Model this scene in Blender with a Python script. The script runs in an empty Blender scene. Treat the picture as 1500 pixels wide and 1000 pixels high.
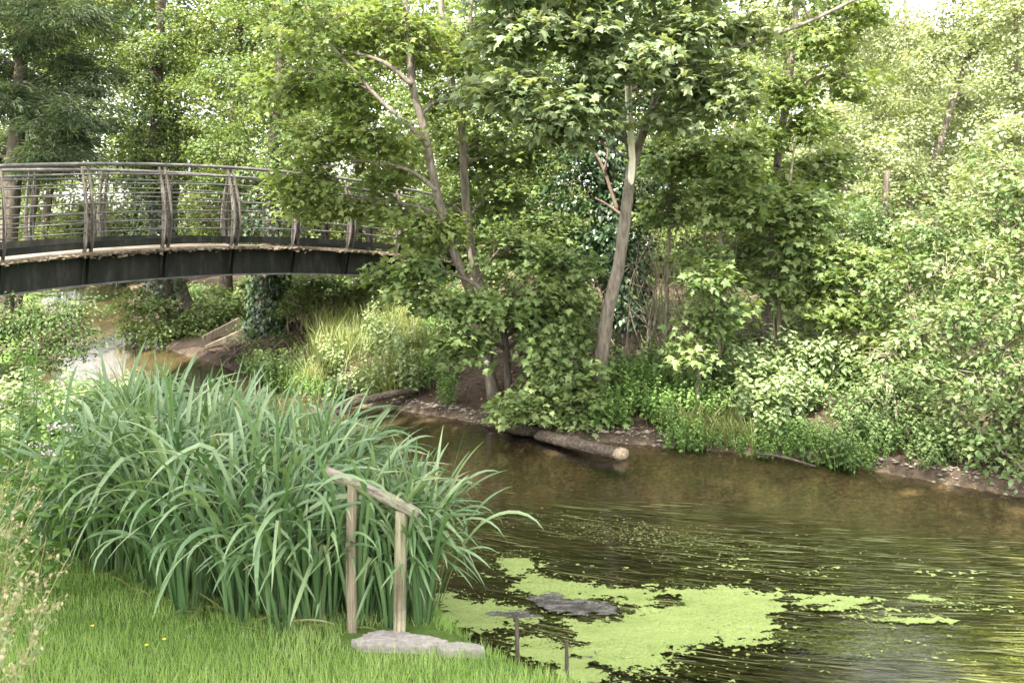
import bpy, math
import numpy as np
from math import radians, sin, cos, pi

# ------------------------------------------------------------------ basics
scene = bpy.context.scene
COL = scene.collection
RS = np.random.RandomState(7)
_s = np.array([-.34, -.56, .92])
SUN = _s / np.linalg.norm(_s)            # towards the sun: high, behind the viewer's left shoulder
F, HOR, CZ = 1300.0, 330.0, 2.4          # focal length in photo pixels, horizon row, eye height over the water


def at(px, py, Y):
    return np.array([(px - 750) / F * Y, Y, CZ - (py - HOR) / F * Y])


def onz(px, py, z=0.0):
    return at(px, py, (CZ - z) * F / (py - HOR))


def nrm(v):
    v = np.asarray(v, float)
    return v / np.maximum(np.linalg.norm(v, axis=-1, keepdims=True), 1e-9)


def sstep(a, b, x):
    t = np.clip((x - a) / (b - a), 0, 1)
    return t * t * (3 - 2 * t)


# ------------------------------------------------------------------ value noise (numpy)
_G = np.random.RandomState(3).rand(256, 256)


def vnoise(x, y, s=1.0, off=0):
    x = np.asarray(x) * s + 17.3 * off + 1000
    y = np.asarray(y) * s + 9.1 * off + 1000
    i, j = np.floor(x).astype(int), np.floor(y).astype(int)
    fx, fy = x - i, y - j
    fx, fy = fx * fx * (3 - 2 * fx), fy * fy * (3 - 2 * fy)
    g = lambda a, b: _G[a % 256, b % 256]
    return (g(i, j) * (1 - fx) + g(i + 1, j) * fx) * (1 - fy) + (g(i, j + 1) * (1 - fx) + g(i + 1, j + 1) * fx) * fy


def fbm(x, y, s=1.0, o=4, off=0):
    r, a, t = 0, 1.0, 0
    for k in range(o):
        r = r + a * vnoise(x, y, s * 2 ** k, off + k)
        t += a
        a *= 0.55
    return r / t


# ------------------------------------------------------------------ mesh builder
class MB:
    def __init__(self):
        self.v, self.f, self.t, self.n = [], [], [], 0

    def add(self, V, faces, tint=None):
        V = np.asarray(V, float).reshape(-1, 3)
        for fc in faces:
            fc = np.asarray(fc, int)
            if len(fc):
                self.f.append(fc + self.n)
        self.v.append(V)
        self.t.append(np.full(len(V), 0.5) if tint is None else np.broadcast_to(tint, (len(V),)))
        self.n += len(V)

    def tube(self, P, R, sides=8, wob=0.0, caps=True, tint=None, squash=None):
        P = np.asarray(P, float)
        n = len(P)
        R = np.broadcast_to(np.asarray(R, float), (n,))
        T = nrm(np.gradient(P, axis=0))
        ref = np.array([0, 0, 1.0]) if abs(T[:, 2].mean()) < 0.8 else np.array([1.0, 0, 0])
        A = nrm(np.cross(T, ref))
        B = np.cross(T, A)
        th = np.arange(sides) / sides * 2 * pi
        rr = R[:, None] * (1 + wob * (RS.rand(n, sides) - .5) * 2)
        sa, sb = squash or (1, 1)
        V = P[:, None] + (A[:, None] * (np.cos(th) * sa)[None, :, None] + B[:, None] * (np.sin(th) * sb)[None, :, None]) * rr[..., None]
        i = np.arange(n - 1)[:, None] * sides
        j = np.arange(sides)[None]
        k = (j + 1) % sides
        q = np.stack([i + j, i + k, i + sides + k, i + sides + j], -1).reshape(-1, 4)
        V = V.reshape(-1, 3)
        fs = [q]
        if caps:
            V = np.vstack([V, P[:1], P[-1:]])
            jj = np.arange(sides)
            kk = (jj + 1) % sides
            o = (n - 1) * sides
            fs.append(np.vstack([np.stack([kk, jj, np.full(sides, n * sides)], -1),
                                 np.stack([o + jj, o + kk, np.full(sides, n * sides + 1)], -1)]))
        self.add(V, fs, tint)

    def box(self, c, ax, ay, az):
        c, ax, ay, az = [np.asarray(q, float) for q in (c, ax, ay, az)]
        V = [c + sx * ax + sy * ay + sz * az for sz in (-1, 1) for sx, sy in ((-1, -1), (1, -1), (1, 1), (-1, 1))]
        q = [[3, 2, 1, 0], [4, 5, 6, 7], [0, 1, 5, 4], [1, 2, 6, 5], [2, 3, 7, 6], [3, 0, 4, 7]]
        self.add(V, [q])

    def leaves(self, pos, tip, nor, size, tmpl, tint, aspect=1.0):
        """scatter a leaf template (tip along y, normal along z)"""
        TV, TF = tmpl
        N = len(pos)
        if N == 0:
            return
        nor = nrm(nor)
        tip = nrm(tip - (tip * nor).sum(1, keepdims=True) * nor)
        side = np.cross(tip, nor)
        M = np.stack([side * np.reshape(aspect, (-1, 1)) if np.ndim(aspect) else side * aspect, tip, nor], 1)
        V = np.einsum('kj,njc->nkc', TV, M) * np.reshape(size, (-1, 1, 1)) + pos[:, None]
        k = len(TV)
        fs = [(np.arange(N)[:, None, None] * k + np.asarray(f)[None]).reshape(-1, len(f[0])) for f in TF]
        self.add(V.reshape(-1, 3), fs, np.repeat(tint, k))

    def mesh(self, name, mat, smooth=False):
        me = bpy.data.meshes.new(name)
        if not self.v:
            return me
        V = np.vstack(self.v).astype(np.float32)
        L = np.concatenate([f.ravel() for f in self.f]).astype(np.int32)
        ln = np.concatenate([np.full(len(f), f.shape[1]) for f in self.f]).astype(np.int32)
        me.vertices.add(len(V))
        me.vertices.foreach_set('co', V.ravel())
        me.loops.add(len(L))
        me.loops.foreach_set('vertex_index', L)
        me.polygons.add(len(ln))
        me.polygons.foreach_set('loop_start', np.concatenate([[0], np.cumsum(ln)[:-1]]).astype(np.int32))
        me.polygons.foreach_set('loop_total', ln)
        me.update(calc_edges=True)
        me.polygons.foreach_set('use_smooth', np.full(len(ln), smooth))
        at_ = me.attributes.new('tint', 'FLOAT', 'POINT')
        at_.data.foreach_set('value', np.concatenate(self.t).astype(np.float32))
        if mat:
            me.materials.append(mat)
        return me

    def build(self, name, mat, parent=None, smooth=False):
        o = bpy.data.objects.new(name, self.mesh(name, mat, smooth))
        COL.objects.link(o)
        if parent is not None:
            link_child(o, parent)
        return o


def link_child(o, parent):
    """parts are modelled in world space; keep them there under their thing"""
    o.parent = parent
    w = parent.location.copy()
    if parent.parent is not None:
        w = w + parent.parent.location
    if o.type == 'MESH' and w.length > 0:
        from mathutils import Matrix
        o.data.transform(Matrix.Translation(-w))


def tag(o, label=None, cat=None, group=None, kind=None):
    if label: o['label'] = label
    if cat: o['category'] = cat
    if group: o['group'] = group
    if kind: o['kind'] = kind
    return o


def thing(name, loc, label, cat, group=None):
    o = bpy.data.objects.new(name, None)
    o.empty_display_size = .2
    COL.objects.link(o)
    o.location = [float(q) for q in loc]
    return tag(o, label, cat, group)


def copy_tree(o, parent=None):
    c = o.copy()
    COL.objects.link(c)
    if parent is not None: c.parent = parent
    for ch in list(o.children): copy_tree(ch, c)
    return c


# ------------------------------------------------------------------ materials
def new_mat(name):
    m = bpy.data.materials.new(name)
    m.use_nodes = True
    nt = m.node_tree
    nt.nodes.clear()
    out = nt.nodes.new('ShaderNodeOutputMaterial')
    return m, nt, out


def nd(nt, typ, **kw):
    n = nt.nodes.new(typ)
    for k, v in kw.items():
        if k in n.inputs.keys() if isinstance(k, str) else False:
            n.inputs[k].default_value = v
        else:
            setattr(n, k, v)
    return n


def ramp(nt, fac, stops):
    r = nt.nodes.new('ShaderNodeValToRGB')
    e = r.color_ramp.elements
    while len(e) < len(stops): e.new(0.5)
    for q, (p, c) in zip(e, stops):
        q.position = p
        q.color = (*c, 1)
    nt.links.new(fac, r.inputs[0])
    return r.outputs[0]


def noise(nt, scale, detail=6, rough=.6, vec=None, stretch=None, coord='Object'):
    tc = nt.nodes.new('ShaderNodeTexCoord')
    n = nt.nodes.new('ShaderNodeTexNoise')
    n.inputs['Scale'].default_value = scale
    n.inputs['Detail'].default_value = detail
    n.inputs['Roughness'].default_value = rough
    src = tc.outputs[coord]
    if stretch:
        mp = nt.nodes.new('ShaderNodeMapping')
        if len(stretch) > 2: mp.vector_type = stretch[2]
        mp.inputs['Scale'].default_value = stretch[0]
        mp.inputs['Rotation'].default_value = stretch[1] if len(stretch) > 1 else (0, 0, 0)
        nt.links.new(src, mp.inputs[0])
        src = mp.outputs[0]
    nt.links.new(src, n.inputs['Vector'])
    return n.outputs['Fac']


def leaf_mat(name, c0, c1, c2, trans=.36, gloss=.35, tcol=(1.25, 1.2, .6), rough=.45, tip=None):
    """c0..c2: leaf colour over the per-leaf tint"""
    m, nt, out = new_mat(name)
    a = nd(nt, 'ShaderNodeAttribute', attribute_name='tint')
    col = ramp(nt, a.outputs['Fac'], [(0.0, c0), (.55, c1), (1.0, c2)] if tip is None else [(0.0, c0), (.5, c1), (.88, c2), (1.0, tip)])
    p = nt.nodes.new('ShaderNodeBsdfPrincipled')
    p.inputs['Roughness'].default_value = rough
    p.inputs['Specular IOR Level'].default_value = gloss
    nt.links.new(col, p.inputs['Base Color'])
    t = nt.nodes.new('ShaderNodeBsdfTranslucent')
    mx = nd(nt, 'ShaderNodeMix', data_type='RGBA', blend_type='MULTIPLY')
    mx.inputs[0].default_value = 1
    nt.links.new(col, mx.inputs[6])
    mx.inputs[7].default_value = (*tcol, 1)
    nt.links.new(mx.outputs[2], t.inputs['Color'])
    s = nt.nodes.new('ShaderNodeMixShader')
    s.inputs[0].default_value = trans
    nt.links.new(p.outputs[0], s.inputs[1])
    nt.links.new(t.outputs[0], s.inputs[2])
    nt.links.new(s.outputs[0], out.inputs[0])
    return m


def surf_mat(name, stops, scale=8, rough=.85, bump=.3, stretch=None, detail=8, spec=.3, bscale=None, metal=0.0, bdist=.01):
    m, nt, out = new_mat(name)
    f = noise(nt, scale, detail, .65, stretch=stretch)
    col = ramp(nt, f, stops)
    p = nt.nodes.new('ShaderNodeBsdfPrincipled')
    p.inputs['Roughness'].default_value = rough
    p.inputs['Specular IOR Level'].default_value = spec
    p.inputs['Metallic'].default_value = metal
    nt.links.new(col, p.inputs['Base Color'])
    b = nt.nodes.new('ShaderNodeBump')
    b.inputs['Strength'].default_value = bump
    b.inputs['Distance'].default_value = bdist
    f2 = noise(nt, bscale or scale * 2.5, 8, .7, stretch=stretch)
    nt.links.new(f2, b.inputs['Height'])
    nt.links.new(b.outputs[0], p.inputs['Normal'])
    nt.links.new(p.outputs[0], out.inputs[0])
    return m


M = {}
M['maple'] = leaf_mat('maple_leaf', (.055, .09, .028), (.11, .16, .05), (.19, .235, .09), .44, .28)
M['maple_light'] = leaf_mat('maple_light_leaf', (.08, .12, .03), (.155, .205, .06), (.27, .305, .125), .5, .25, (1.2, 1.15, .7))
M['maple_grey'] = leaf_mat('maple_grey_leaf', (.10, .138, .065), (.165, .21, .105), (.26, .295, .17), .46, .25)
M['oval'] = leaf_mat('oval_leaf', (.05, .09, .028), (.10, .155, .055), (.23, .265, .12), .42, .25)
M['dogwood'] = leaf_mat('dogwood_leaf', (.065, .11, .034), (.135, .185, .065), (.29, .32, .16), .4, .28)
M['ivy'] = leaf_mat('ivy_leaf', (.015, .035, .014), (.03, .06, .02), (.08, .12, .04), .12, .55, rough=.35)
M['pale'] = leaf_mat('pale_leaf', (.14, .18, .09), (.24, .28, .15), (.37, .41, .26), .5)
M['conifer'] = leaf_mat('conifer_needle', (.03, .05, .024), (.075, .105, .05), (.16, .19, .10), .25, .3)
M['herb'] = leaf_mat('herb_leaf', (.06, .12, .03), (.11, .19, .045), (.20, .28, .09), .38)
M['herb_pale'] = leaf_mat('pale_herb_leaf', (.11, .16, .07), (.18, .24, .10), (.30, .34, .18), .34)
M['grass'] = leaf_mat('lawn_grass', (.13, .23, .05), (.21, .33, .085), (.34, .41, .17), .42, .25)
M['bankgrass'] = leaf_mat('bank_grass', (.09, .13, .035), (.17, .20, .06), (.33, .30, .16), .4, .3)
M['iris'] = leaf_mat('iris_leaf', (.045, .095, .034), (.088, .155, .06), (.19, .25, .125), .27, .5, (1.3, 1.25, .5), .4, tip=(.32, .26, .13))
M['weed'] = leaf_mat('water_weed', (.05, .052, .022), (.085, .091, .032), (.135, .147, .05), .2, .25, rough=.45)
M['seed'] = leaf_mat('seed_head', (.22, .2, .10), (.32, .30, .17), (.42, .36, .27), .4, .2)
M['pink'] = leaf_mat('pink_flower', (.45, .33, .36), (.55, .45, .48), (.62, .55, .58), .3, .2, (1, 1, 1))
M['buttercup'] = leaf_mat('buttercup_petal', (.7, .45, .03), (.8, .55, .04), (.8, .6, .1), .2, .4, (1, 1, 1))
M['litter'] = leaf_mat('fallen_leaf', (.09, .05, .03), (.17, .10, .055), (.34, .25, .16), .1, .2, (1, 1, 1))

M['bark'] = surf_mat('sycamore_bark', [(.28, (.05, .04, .03)), (.45, (.11, .092, .07)), (.6, (.17, .145, .112)), (.75, (.26, .23, .185))], 24, .9, .8, ((1, 1, .25),), bdist=.015)
M['bark_dark'] = surf_mat('dark_bark', [(.25, (.03, .024, .018)), (.5, (.07, .056, .042)), (.75, (.14, .115, .085))], 22, .95, .8, ((1, 1, .2),), bdist=.02)
M['bark_red'] = surf_mat('reddish_bark', [(.25, (.06, .04, .028)), (.5, (.12, .085, .062)), (.75, (.2, .155, .115))], 24, .95, .8, ((1, 1, .2),))
M['deadwood'] = surf_mat('bleached_wood', [(.25, (.45, .4, .31)), (.5, (.66, .6, .5)), (.8, (.78, .73, .63))], 9, .85, .4, ((1, 1, .15),))
M['twig'] = surf_mat('twig_bark', [(.3, (.09, .075, .05)), (.7, (.2, .17, .12))], 12, .9, .2)
M['log'] = surf_mat('log_bark', [(.28, (.025, .019, .014)), (.5, (.08, .06, .044)), (.7, (.18, .145, .11))], 30, .95, 1.0, bdist=.03)
M['log_end'] = surf_mat('cut_log_end', [(.25, (.10, .07, .045)), (.5, (.22, .17, .11)), (.75, (.36, .3, .22))], 34, .9, .6)
def post_mat():
    """round timber, damp and dark lower down, pale lichen right at the foot"""
    m, nt, out = new_mat('weathered_round_timber')
    f = noise(nt, 60, 8, .65, stretch=((1, 1, .05),))
    wood = ramp(nt, f, [(.3, (.06, .048, .03)), (.43, (.17, .15, .095)), (.56, (.24, .22, .145)), (.8, (.36, .33, .25))])
    tc = nd(nt, 'ShaderNodeTexCoord'); sx = nd(nt, 'ShaderNodeSeparateXYZ'); nt.links.new(tc.outputs['Object'], sx.inputs[0])
    ad = nd(nt, 'ShaderNodeMath', operation='MULTIPLY_ADD'); nt.links.new(noise(nt, 30, 6, .7), ad.inputs[0]); ad.inputs[1].default_value = .18; nt.links.new(sx.outputs[2], ad.inputs[2])
    low = ramp(nt, ad.outputs[0], [(.17, (1.15, 1.12, 1.15)), (.25, (.62, .6, .62)), (.36, (.5, .46, .44)), (.48, (1, 1, 1))])
    mx = nd(nt, 'ShaderNodeMix', data_type='RGBA', blend_type='MULTIPLY'); mx.inputs[0].default_value = 1
    nt.links.new(wood, mx.inputs[6]); nt.links.new(low, mx.inputs[7])
    p = nd(nt, 'ShaderNodeBsdfPrincipled'); p.inputs['Roughness'].default_value = .9; p.inputs['Specular IOR Level'].default_value = .2
    nt.links.new(mx.outputs[2], p.inputs['Base Color'])
    bu = nd(nt, 'ShaderNodeBump'); bu.inputs['Strength'].default_value = .9; bu.inputs['Distance'].default_value = .008
    nt.links.new(f, bu.inputs['Height']); nt.links.new(bu.outputs[0], p.inputs['Normal'])
    nt.links.new(p.outputs[0], out.inputs[0])
    return m


M['post'] = post_mat()
M['post_dark'] = surf_mat('damp_round_timber', [(.3, (.07, .052, .038)), (.5, (.20, .165, .115)), (.8, (.36, .32, .23))], 60, .9, .9, ((1, 1, .05),))
M['railwood'] = surf_mat('weathered_rail_timber', [(.3, (.05, .04, .03)), (.42, (.14, .12, .09)), (.55, (.22, .195, .15)), (.8, (.34, .31, .25))], 60, .9, .9, ((20, 1, 1), (0, radians(24.5), 0), 'TEXTURE'))
M['stone'] = surf_mat('pale_stone', [(.25, (.12, .105, .095)), (.5, (.2, .18, .163)), (.75, (.29, .265, .245))], 30, .95, .6)
M['girder'] = surf_mat('black_girder_paint', [(.3, (.007, .008, .006)), (.52, (.014, .015, .011)), (.66, (.03, .03, .024)), (.8, (.10, .095, .08))], 9, .7, .15, ((1, 1, .3),), detail=12, spec=.18)
M['steel'] = surf_mat('grey_rail_paint', [(.3, (.035, .034, .032)), (.5, (.075, .07, .064)), (.75, (.16, .145, .125))], 7, .5, .15, spec=.4)
M['plank'] = surf_mat('weathered_post_wood', [(.3, (.025, .022, .018)), (.52, (.06, .05, .041)), (.75, (.17, .145, .12))], 30, .9, .5, ((1, 1, .2),))
M['deck'] = surf_mat('worn_deck', [(.25, (.07, .053, .039)), (.5, (.15, .118, .086)), (.75, (.26, .215, .16))], 14, .95, .5)
M['moss'] = surf_mat('deck_edge_moss', [(.25, (.03, .024, .016)), (.5, (.08, .062, .04)), (.75, (.17, .14, .095))], 14, .95, .6)

# ------------------------------------------------------------------ terrain
NEAR = np.array([(60, -16), (30, -8), (14, -1.2), (7, 1.6), (3.6, 2.7), (2.0, 3.3), (1.1, 3.72), (.55, 4.08), (.1, 4.42), (-.2, 4.8), (-.45, 5.4),
                 (-1.0, 6.3), (-2.0, 7.6), (-4.0, 9.9), (-6.9, 12.6), (-9.2, 17), (-12.9, 23.5), (-16.8, 32), (-24, 48), (-36, 75)], float)
FAR = np.array([(60, -8), (30, 0), (14, 4.6), (8, 6.5), (5.6, 7.3), (4.5, 7.85), (4.1, 8.2), (3.13, 9.04), (2.18, 9.45), (1.5, 9.7), (.9, 9.85), (.39, 10.05),
                (-.16, 10.5), (-.7, 11.0), (-1.4, 11.5), (-2.6, 12.1), (-3.4, 13.1), (-4.3, 14.4), (-5.3, 15.6), (-6.5, 17.0), (-8, 19.5), (-9.6, 22.6), (-13.4, 31), (-20, 47), (-31, 76)], float)
RIVER = np.vstack([NEAR, FAR[::-1]])


def polydist(x, y, P):
    d = np.full(x.shape, 1e9)
    for a, b in zip(P[:-1], P[1:]):
        ab = b - a
        t = np.clip(((x - a[0]) * ab[0] + (y - a[1]) * ab[1]) / (ab @ ab), 0, 1)
        d = np.minimum(d, np.hypot(x - a[0] - t * ab[0], y - a[1] - t * ab[1]))
    return d


def inpoly(x, y, P):
    r = np.zeros(x.shape, bool)
    for a, b in zip(P, np.roll(P, -1, 0)):
        c = ((a[1] > y) != (b[1] > y)) & (x < (b[0] - a[0]) * (y - a[1]) / (b[1] - a[1] + 1e-12) + a[0])
        r ^= c
    return r


def river_info(x, y):
    x = np.asarray(x, float); y = np.asarray(y, float)
    dn, df = polydist(x, y, NEAR), polydist(x, y, FAR)
    ins = inpoly(x, y, RIVER)
    return dn, df, ins


def height(x, y):
    x = np.atleast_1d(np.asarray(x, float)); y = np.atleast_1d(np.asarray(y, float))
    dn, df, ins = river_info(x, y)
    d = np.minimum(dn, df)
    bed = -.02 - .30 * sstep(0, 1.1, d) - .10 * sstep(.6, 2.5, df) + .07 * (fbm(x, y, 1.3, 3) - .5)
    nearz = .30 * sstep(-.02, .22, d) + .46 * sstep(.3, 5.5, d) + .03 * (fbm(x, y, .9, 3, 5) - .5)
    farz = .10 * sstep(0, .12, d) + .28 * sstep(.1, 1.6, d) + .42 * sstep(1.2, 4.5, d) + .7 * sstep(3.5, 12, d) + .16 * (fbm(x, y, .9, 4, 9) - .5) * sstep(0, .8, d)
    # embankments that carry the two ends of the footbridge
    farz = farz + .75 * np.exp(-(((x + .2) / 2.2) ** 2 + ((y - 17.8) / 2.6) ** 2)) * sstep(.5, 3, d)
    nearz = nearz + .62 * np.exp(-(((x + 9.6) / 2.2) ** 2 + ((y - 8.0) / 2.2) ** 2)) * sstep(.3, 2, d)
    # shelf of bare soil below the twin sycamores
    farz = farz + .16 * np.exp(-(((x - .0) / 1.3) ** 2 + ((y - 12.0) / 1.0) ** 2)) * sstep(.3, 1.2, d)
    z = np.where(ins, bed, np.where(dn < df, nearz, farz))
    return z


def hz(x, y): return float(height(x, y)[0])


def graded(lo, a, b, hi, step, g=1.25):
    c = list(np.arange(a, b, step))
    s, q = step, b
    while q < hi:
        c.append(q); s *= g; q += s
    c.append(hi)
    s, q = step, a - step
    L = []
    while q > lo:
        L.append(q); s *= g; q -= s
    L.append(lo)
    return np.array(L[::-1] + c)


gx = graded(-320, -9, 7, 320, .1)
gy = graded(-120, 2.5, 19, 420, .1)
X, Y = np.meshgrid(gx, gy)
Z = height(X.ravel(), Y.ravel())
mb = MB()
nx, ny = len(gx), len(gy)
ii = (np.arange(ny - 1)[:, None] * nx + np.arange(nx - 1)[None]).ravel()
dn, df, ins = river_info(X.ravel(), Y.ravel())
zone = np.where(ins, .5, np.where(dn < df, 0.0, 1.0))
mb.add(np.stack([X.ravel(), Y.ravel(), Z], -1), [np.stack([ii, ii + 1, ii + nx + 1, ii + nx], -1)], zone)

m, nt, out = new_mat('earth')
a = nd(nt, 'ShaderNodeAttribute', attribute_name='tint')
n1 = noise(nt, 1.7, 9, .65)
n2 = noise(nt, 22, 6, .7)
mixn = nd(nt, 'ShaderNodeMath', operation='MULTIPLY_ADD')
nt.links.new(n2, mixn.inputs[0]); mixn.inputs[1].default_value = .5
hf = nd(nt, 'ShaderNodeMath', operation='MULTIPLY'); nt.links.new(n1, hf.inputs[0]); hf.inputs[1].default_value = .55
nt.links.new(hf.outputs[0], mixn.inputs[2])
lawn = ramp(nt, mixn.outputs[0], [(.35, (.04, .065, .015)), (.55, (.075, .12, .025)), (.75, (.12, .15, .05))])
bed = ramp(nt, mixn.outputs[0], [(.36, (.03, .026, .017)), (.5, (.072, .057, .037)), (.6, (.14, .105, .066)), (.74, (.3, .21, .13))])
soil = ramp(nt, mixn.outputs[0], [(.35, (.02, .014, .009)), (.52, (.045, .032, .022)), (.65, (.085, .063, .045)), (.78, (.2, .155, .115))])
mx1 = nd(nt, 'ShaderNodeMix', data_type='RGBA'); mx2 = nd(nt, 'ShaderNodeMix', data_type='RGBA')
r1 = nd(nt, 'ShaderNodeMapRange'); r2 = nd(nt, 'ShaderNodeMapRange')
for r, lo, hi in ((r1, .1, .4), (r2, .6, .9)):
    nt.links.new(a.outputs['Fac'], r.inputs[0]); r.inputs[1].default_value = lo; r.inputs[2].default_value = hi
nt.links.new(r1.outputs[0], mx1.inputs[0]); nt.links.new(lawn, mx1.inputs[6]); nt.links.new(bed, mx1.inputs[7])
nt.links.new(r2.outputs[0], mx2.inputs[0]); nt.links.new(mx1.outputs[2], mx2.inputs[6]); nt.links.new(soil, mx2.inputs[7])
p = nd(nt, 'ShaderNodeBsdfPrincipled'); p.inputs['Roughness'].default_value = .95; p.inputs['Specular IOR Level'].default_value = .15
nt.links.new(mx2.outputs[2], p.inputs['Base Color'])
b = nd(nt, 'ShaderNodeBump'); b.inputs['Strength'].default_value = .7; b.inputs['Distance'].default_value = .03
nt.links.new(mixn.outputs[0], b.inputs['Height']); nt.links.new(b.outputs[0], p.inputs['Normal'])
nt.links.new(p.outputs[0], out.inputs[0])
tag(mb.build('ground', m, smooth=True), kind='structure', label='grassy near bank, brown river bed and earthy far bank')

# ------------------------------------------------------------------ water
m, nt, out = new_mat('river_water')
fr = nd(nt, 'ShaderNodeFresnel'); fr.inputs['IOR'].default_value = 1.33
tr = nd(nt, 'ShaderNodeBsdfTransparent'); tr.inputs[0].default_value = (.80, .77, .64, 1)
gl = nd(nt, 'ShaderNodeBsdfGlossy'); gl.inputs['Roughness'].default_value = .03; gl.inputs[0].default_value = (.95, .95, .95, 1)
b = nd(nt, 'ShaderNodeBump'); b.inputs['Strength'].default_value = .22; b.inputs['Distance'].default_value = .012
n1 = noise(nt, 9, 4, .55, stretch=((.45, 1.6, 1), (0, 0, radians(14))))
n2 = noise(nt, 30, 3, .5, stretch=((.6, 1.4, 1), (0, 0, radians(20))))
ad = nd(nt, 'ShaderNodeMath', operation='MULTIPLY_ADD'); nt.links.new(n2, ad.inputs[0]); ad.inputs[1].default_value = .3; nt.links.new(n1, ad.inputs[2])
nt.links.new(ad.outputs[0], b.inputs['Height'])
nt.links.new(b.outputs[0], gl.inputs['Normal']); nt.links.new(b.outputs[0], fr.inputs['Normal'])
ms = nd(nt, 'ShaderNodeMixShader')
nt.links.new(fr.outputs[0], ms.inputs[0]); nt.links.new(tr.outputs[0], ms.inputs[1]); nt.links.new(gl.outputs[0], ms.inputs[2])
nt.links.new(ms.outputs[0], out.inputs[0])
mb = MB()
mb.add([(-34, -14, 0), (40, -14, 0), (40, 66, 0), (-34, 66, 0)], [[[0, 1, 2, 3]]])
tag(mb.build('river_water', m), kind='structure', label='shallow clear brown river')

# ------------------------------------------------------------------ leaf templates (length 1, tip along +y, normal +z)
def T_maple():
    o = [(0, 0), (.16, .06), (.42, .04), (.30, .26), (.56, .52), (.24, .54), (.18, .68), (0, 1.02)]
    o = o + [(-x, y) for x, y in o[-2:0:-1]]
    V = np.array([(0, .40, .05)] + [(x, y, -.30 * x * x - .22 * (y - .4) ** 2) for x, y in o])
    n = len(o)
    return V, [[(0, 1 + i, 1 + (i + 1) % n) for i in range(n)]]


def T_oval(w=.34):
    V = np.array([(0, 0, 0), (w * .75, .28, .07), (w * .8, .6, .05), (0, 1, -.14), (-w * .8, .6, .05), (-w * .75, .28, .07), (0, .45, -.01)])
    return V, [[(0, 1, 2, 6), (2, 3, 4, 6), (4, 5, 0, 6)]]


def T_rhomb(w=.36):
    V = np.array([(0, 0, 0), (w, .5, .06), (0, 1, -.08), (-w, .5, .06)])
    return V, [[(0, 1, 2), (0, 2, 3)]]


def T_ivy():
    V = np.array([(0, .1, 0), (.42, .02, .0), (.34, .42, .05), (0, 1, -.1), (-.34, .42, .05), (-.42, .02, 0)])
    return V, [[(0, 1, 2), (0, 2, 3), (0, 3, 4), (0, 4, 5)]]


def T_blade():
    V = np.array([(-.035, 0, 0), (.035, 0, 0), (.028, .55, .05), (-.028, .55, .05), (0, 1, .32)])
    return V, [[(0, 1, 2, 3)], [(3, 2, 4)]]


MAPLE, OVAL, RHOMB, IVY, BLADE, LANCE = T_maple(), T_oval(), T_rhomb(), T_ivy(), T_blade(), T_oval(.16)
NEEDLE = T_rhomb(.075)
CLUST = (np.array([(0, 0, 0), (.26, .3, .06), (.05, .62, 0), (-.24, .34, .05), (.1, .35, .1), (.55, .55, .02), (.42, .98, -.1), (.02, .74, .05), (-.12, .4, .02), (-.02, .8, .06), (-.4, 1.0, -.05), (-.52, .6, .0)]),
         [[(0, 1, 2, 3), (4, 5, 6, 7), (8, 9, 10, 11)]])        # three leaves on one twig, for trees far off


def rnd(n): return RS.randn(n, 3)


def clump_leaves(mb, C, O, per, rad, size, tmpl, flat=.45, droop=.35, up=.9, tilt=.35, jit=.45, tmean=.45, tspread=.22):
    """C clump centres, O outward directions"""
    n = len(C)
    idx = np.repeat(np.arange(n), per)
    N = len(idx)
    d = rnd(N)
    d /= np.maximum(np.linalg.norm(d, axis=1, keepdims=True), 1e-6)
    d *= (RS.rand(N, 1) ** (1 / 2.2)) * rad * (.7 + .6 * RS.rand(n)[idx])[:, None]
    d[:, 2] *= flat
    d[:, 2] -= .35 * (d[:, :2] ** 2).sum(1) / rad
    P = C[idx] + d
    o = O[idx]
    tip = nrm(d) * .8 + o * .5 + rnd(N) * .35
    tip[:, 2] -= droop
    nor = np.array([0, 0, up]) + o * tilt + rnd(N) * jit
    ct = tmean + tspread * RS.randn(n)
    tint = np.clip(ct[idx] + .13 * RS.randn(N), 0, 1)
    mb.leaves(P, tip, nor, size * (.65 + .6 * RS.rand(N)), tmpl, tint)


def smooth_path(P, n=24):
    P = np.asarray(P, float)
    Q = np.vstack([2 * P[0] - P[1], P, 2 * P[-1] - P[-2]])
    out = []
    segs = len(P) - 1
    for u in np.linspace(0, segs - 1e-6, n):
        i = int(u); t = u - i
        a, b_, c, d = Q[i:i + 4]
        out.append(.5 * ((2 * b_) + (-a + c) * t + (2 * a - 5 * b_ + 4 * c - d) * t * t + (-a + 3 * b_ - 3 * c + d) * t ** 3))
    return np.array(out)


def ell_points(n, c, r, shell=2.2):
    d = nrm(rnd(n))
    u = RS.rand(n, 1) ** (1 / shell)
    return c + d * u * np.asarray(r), d


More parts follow.
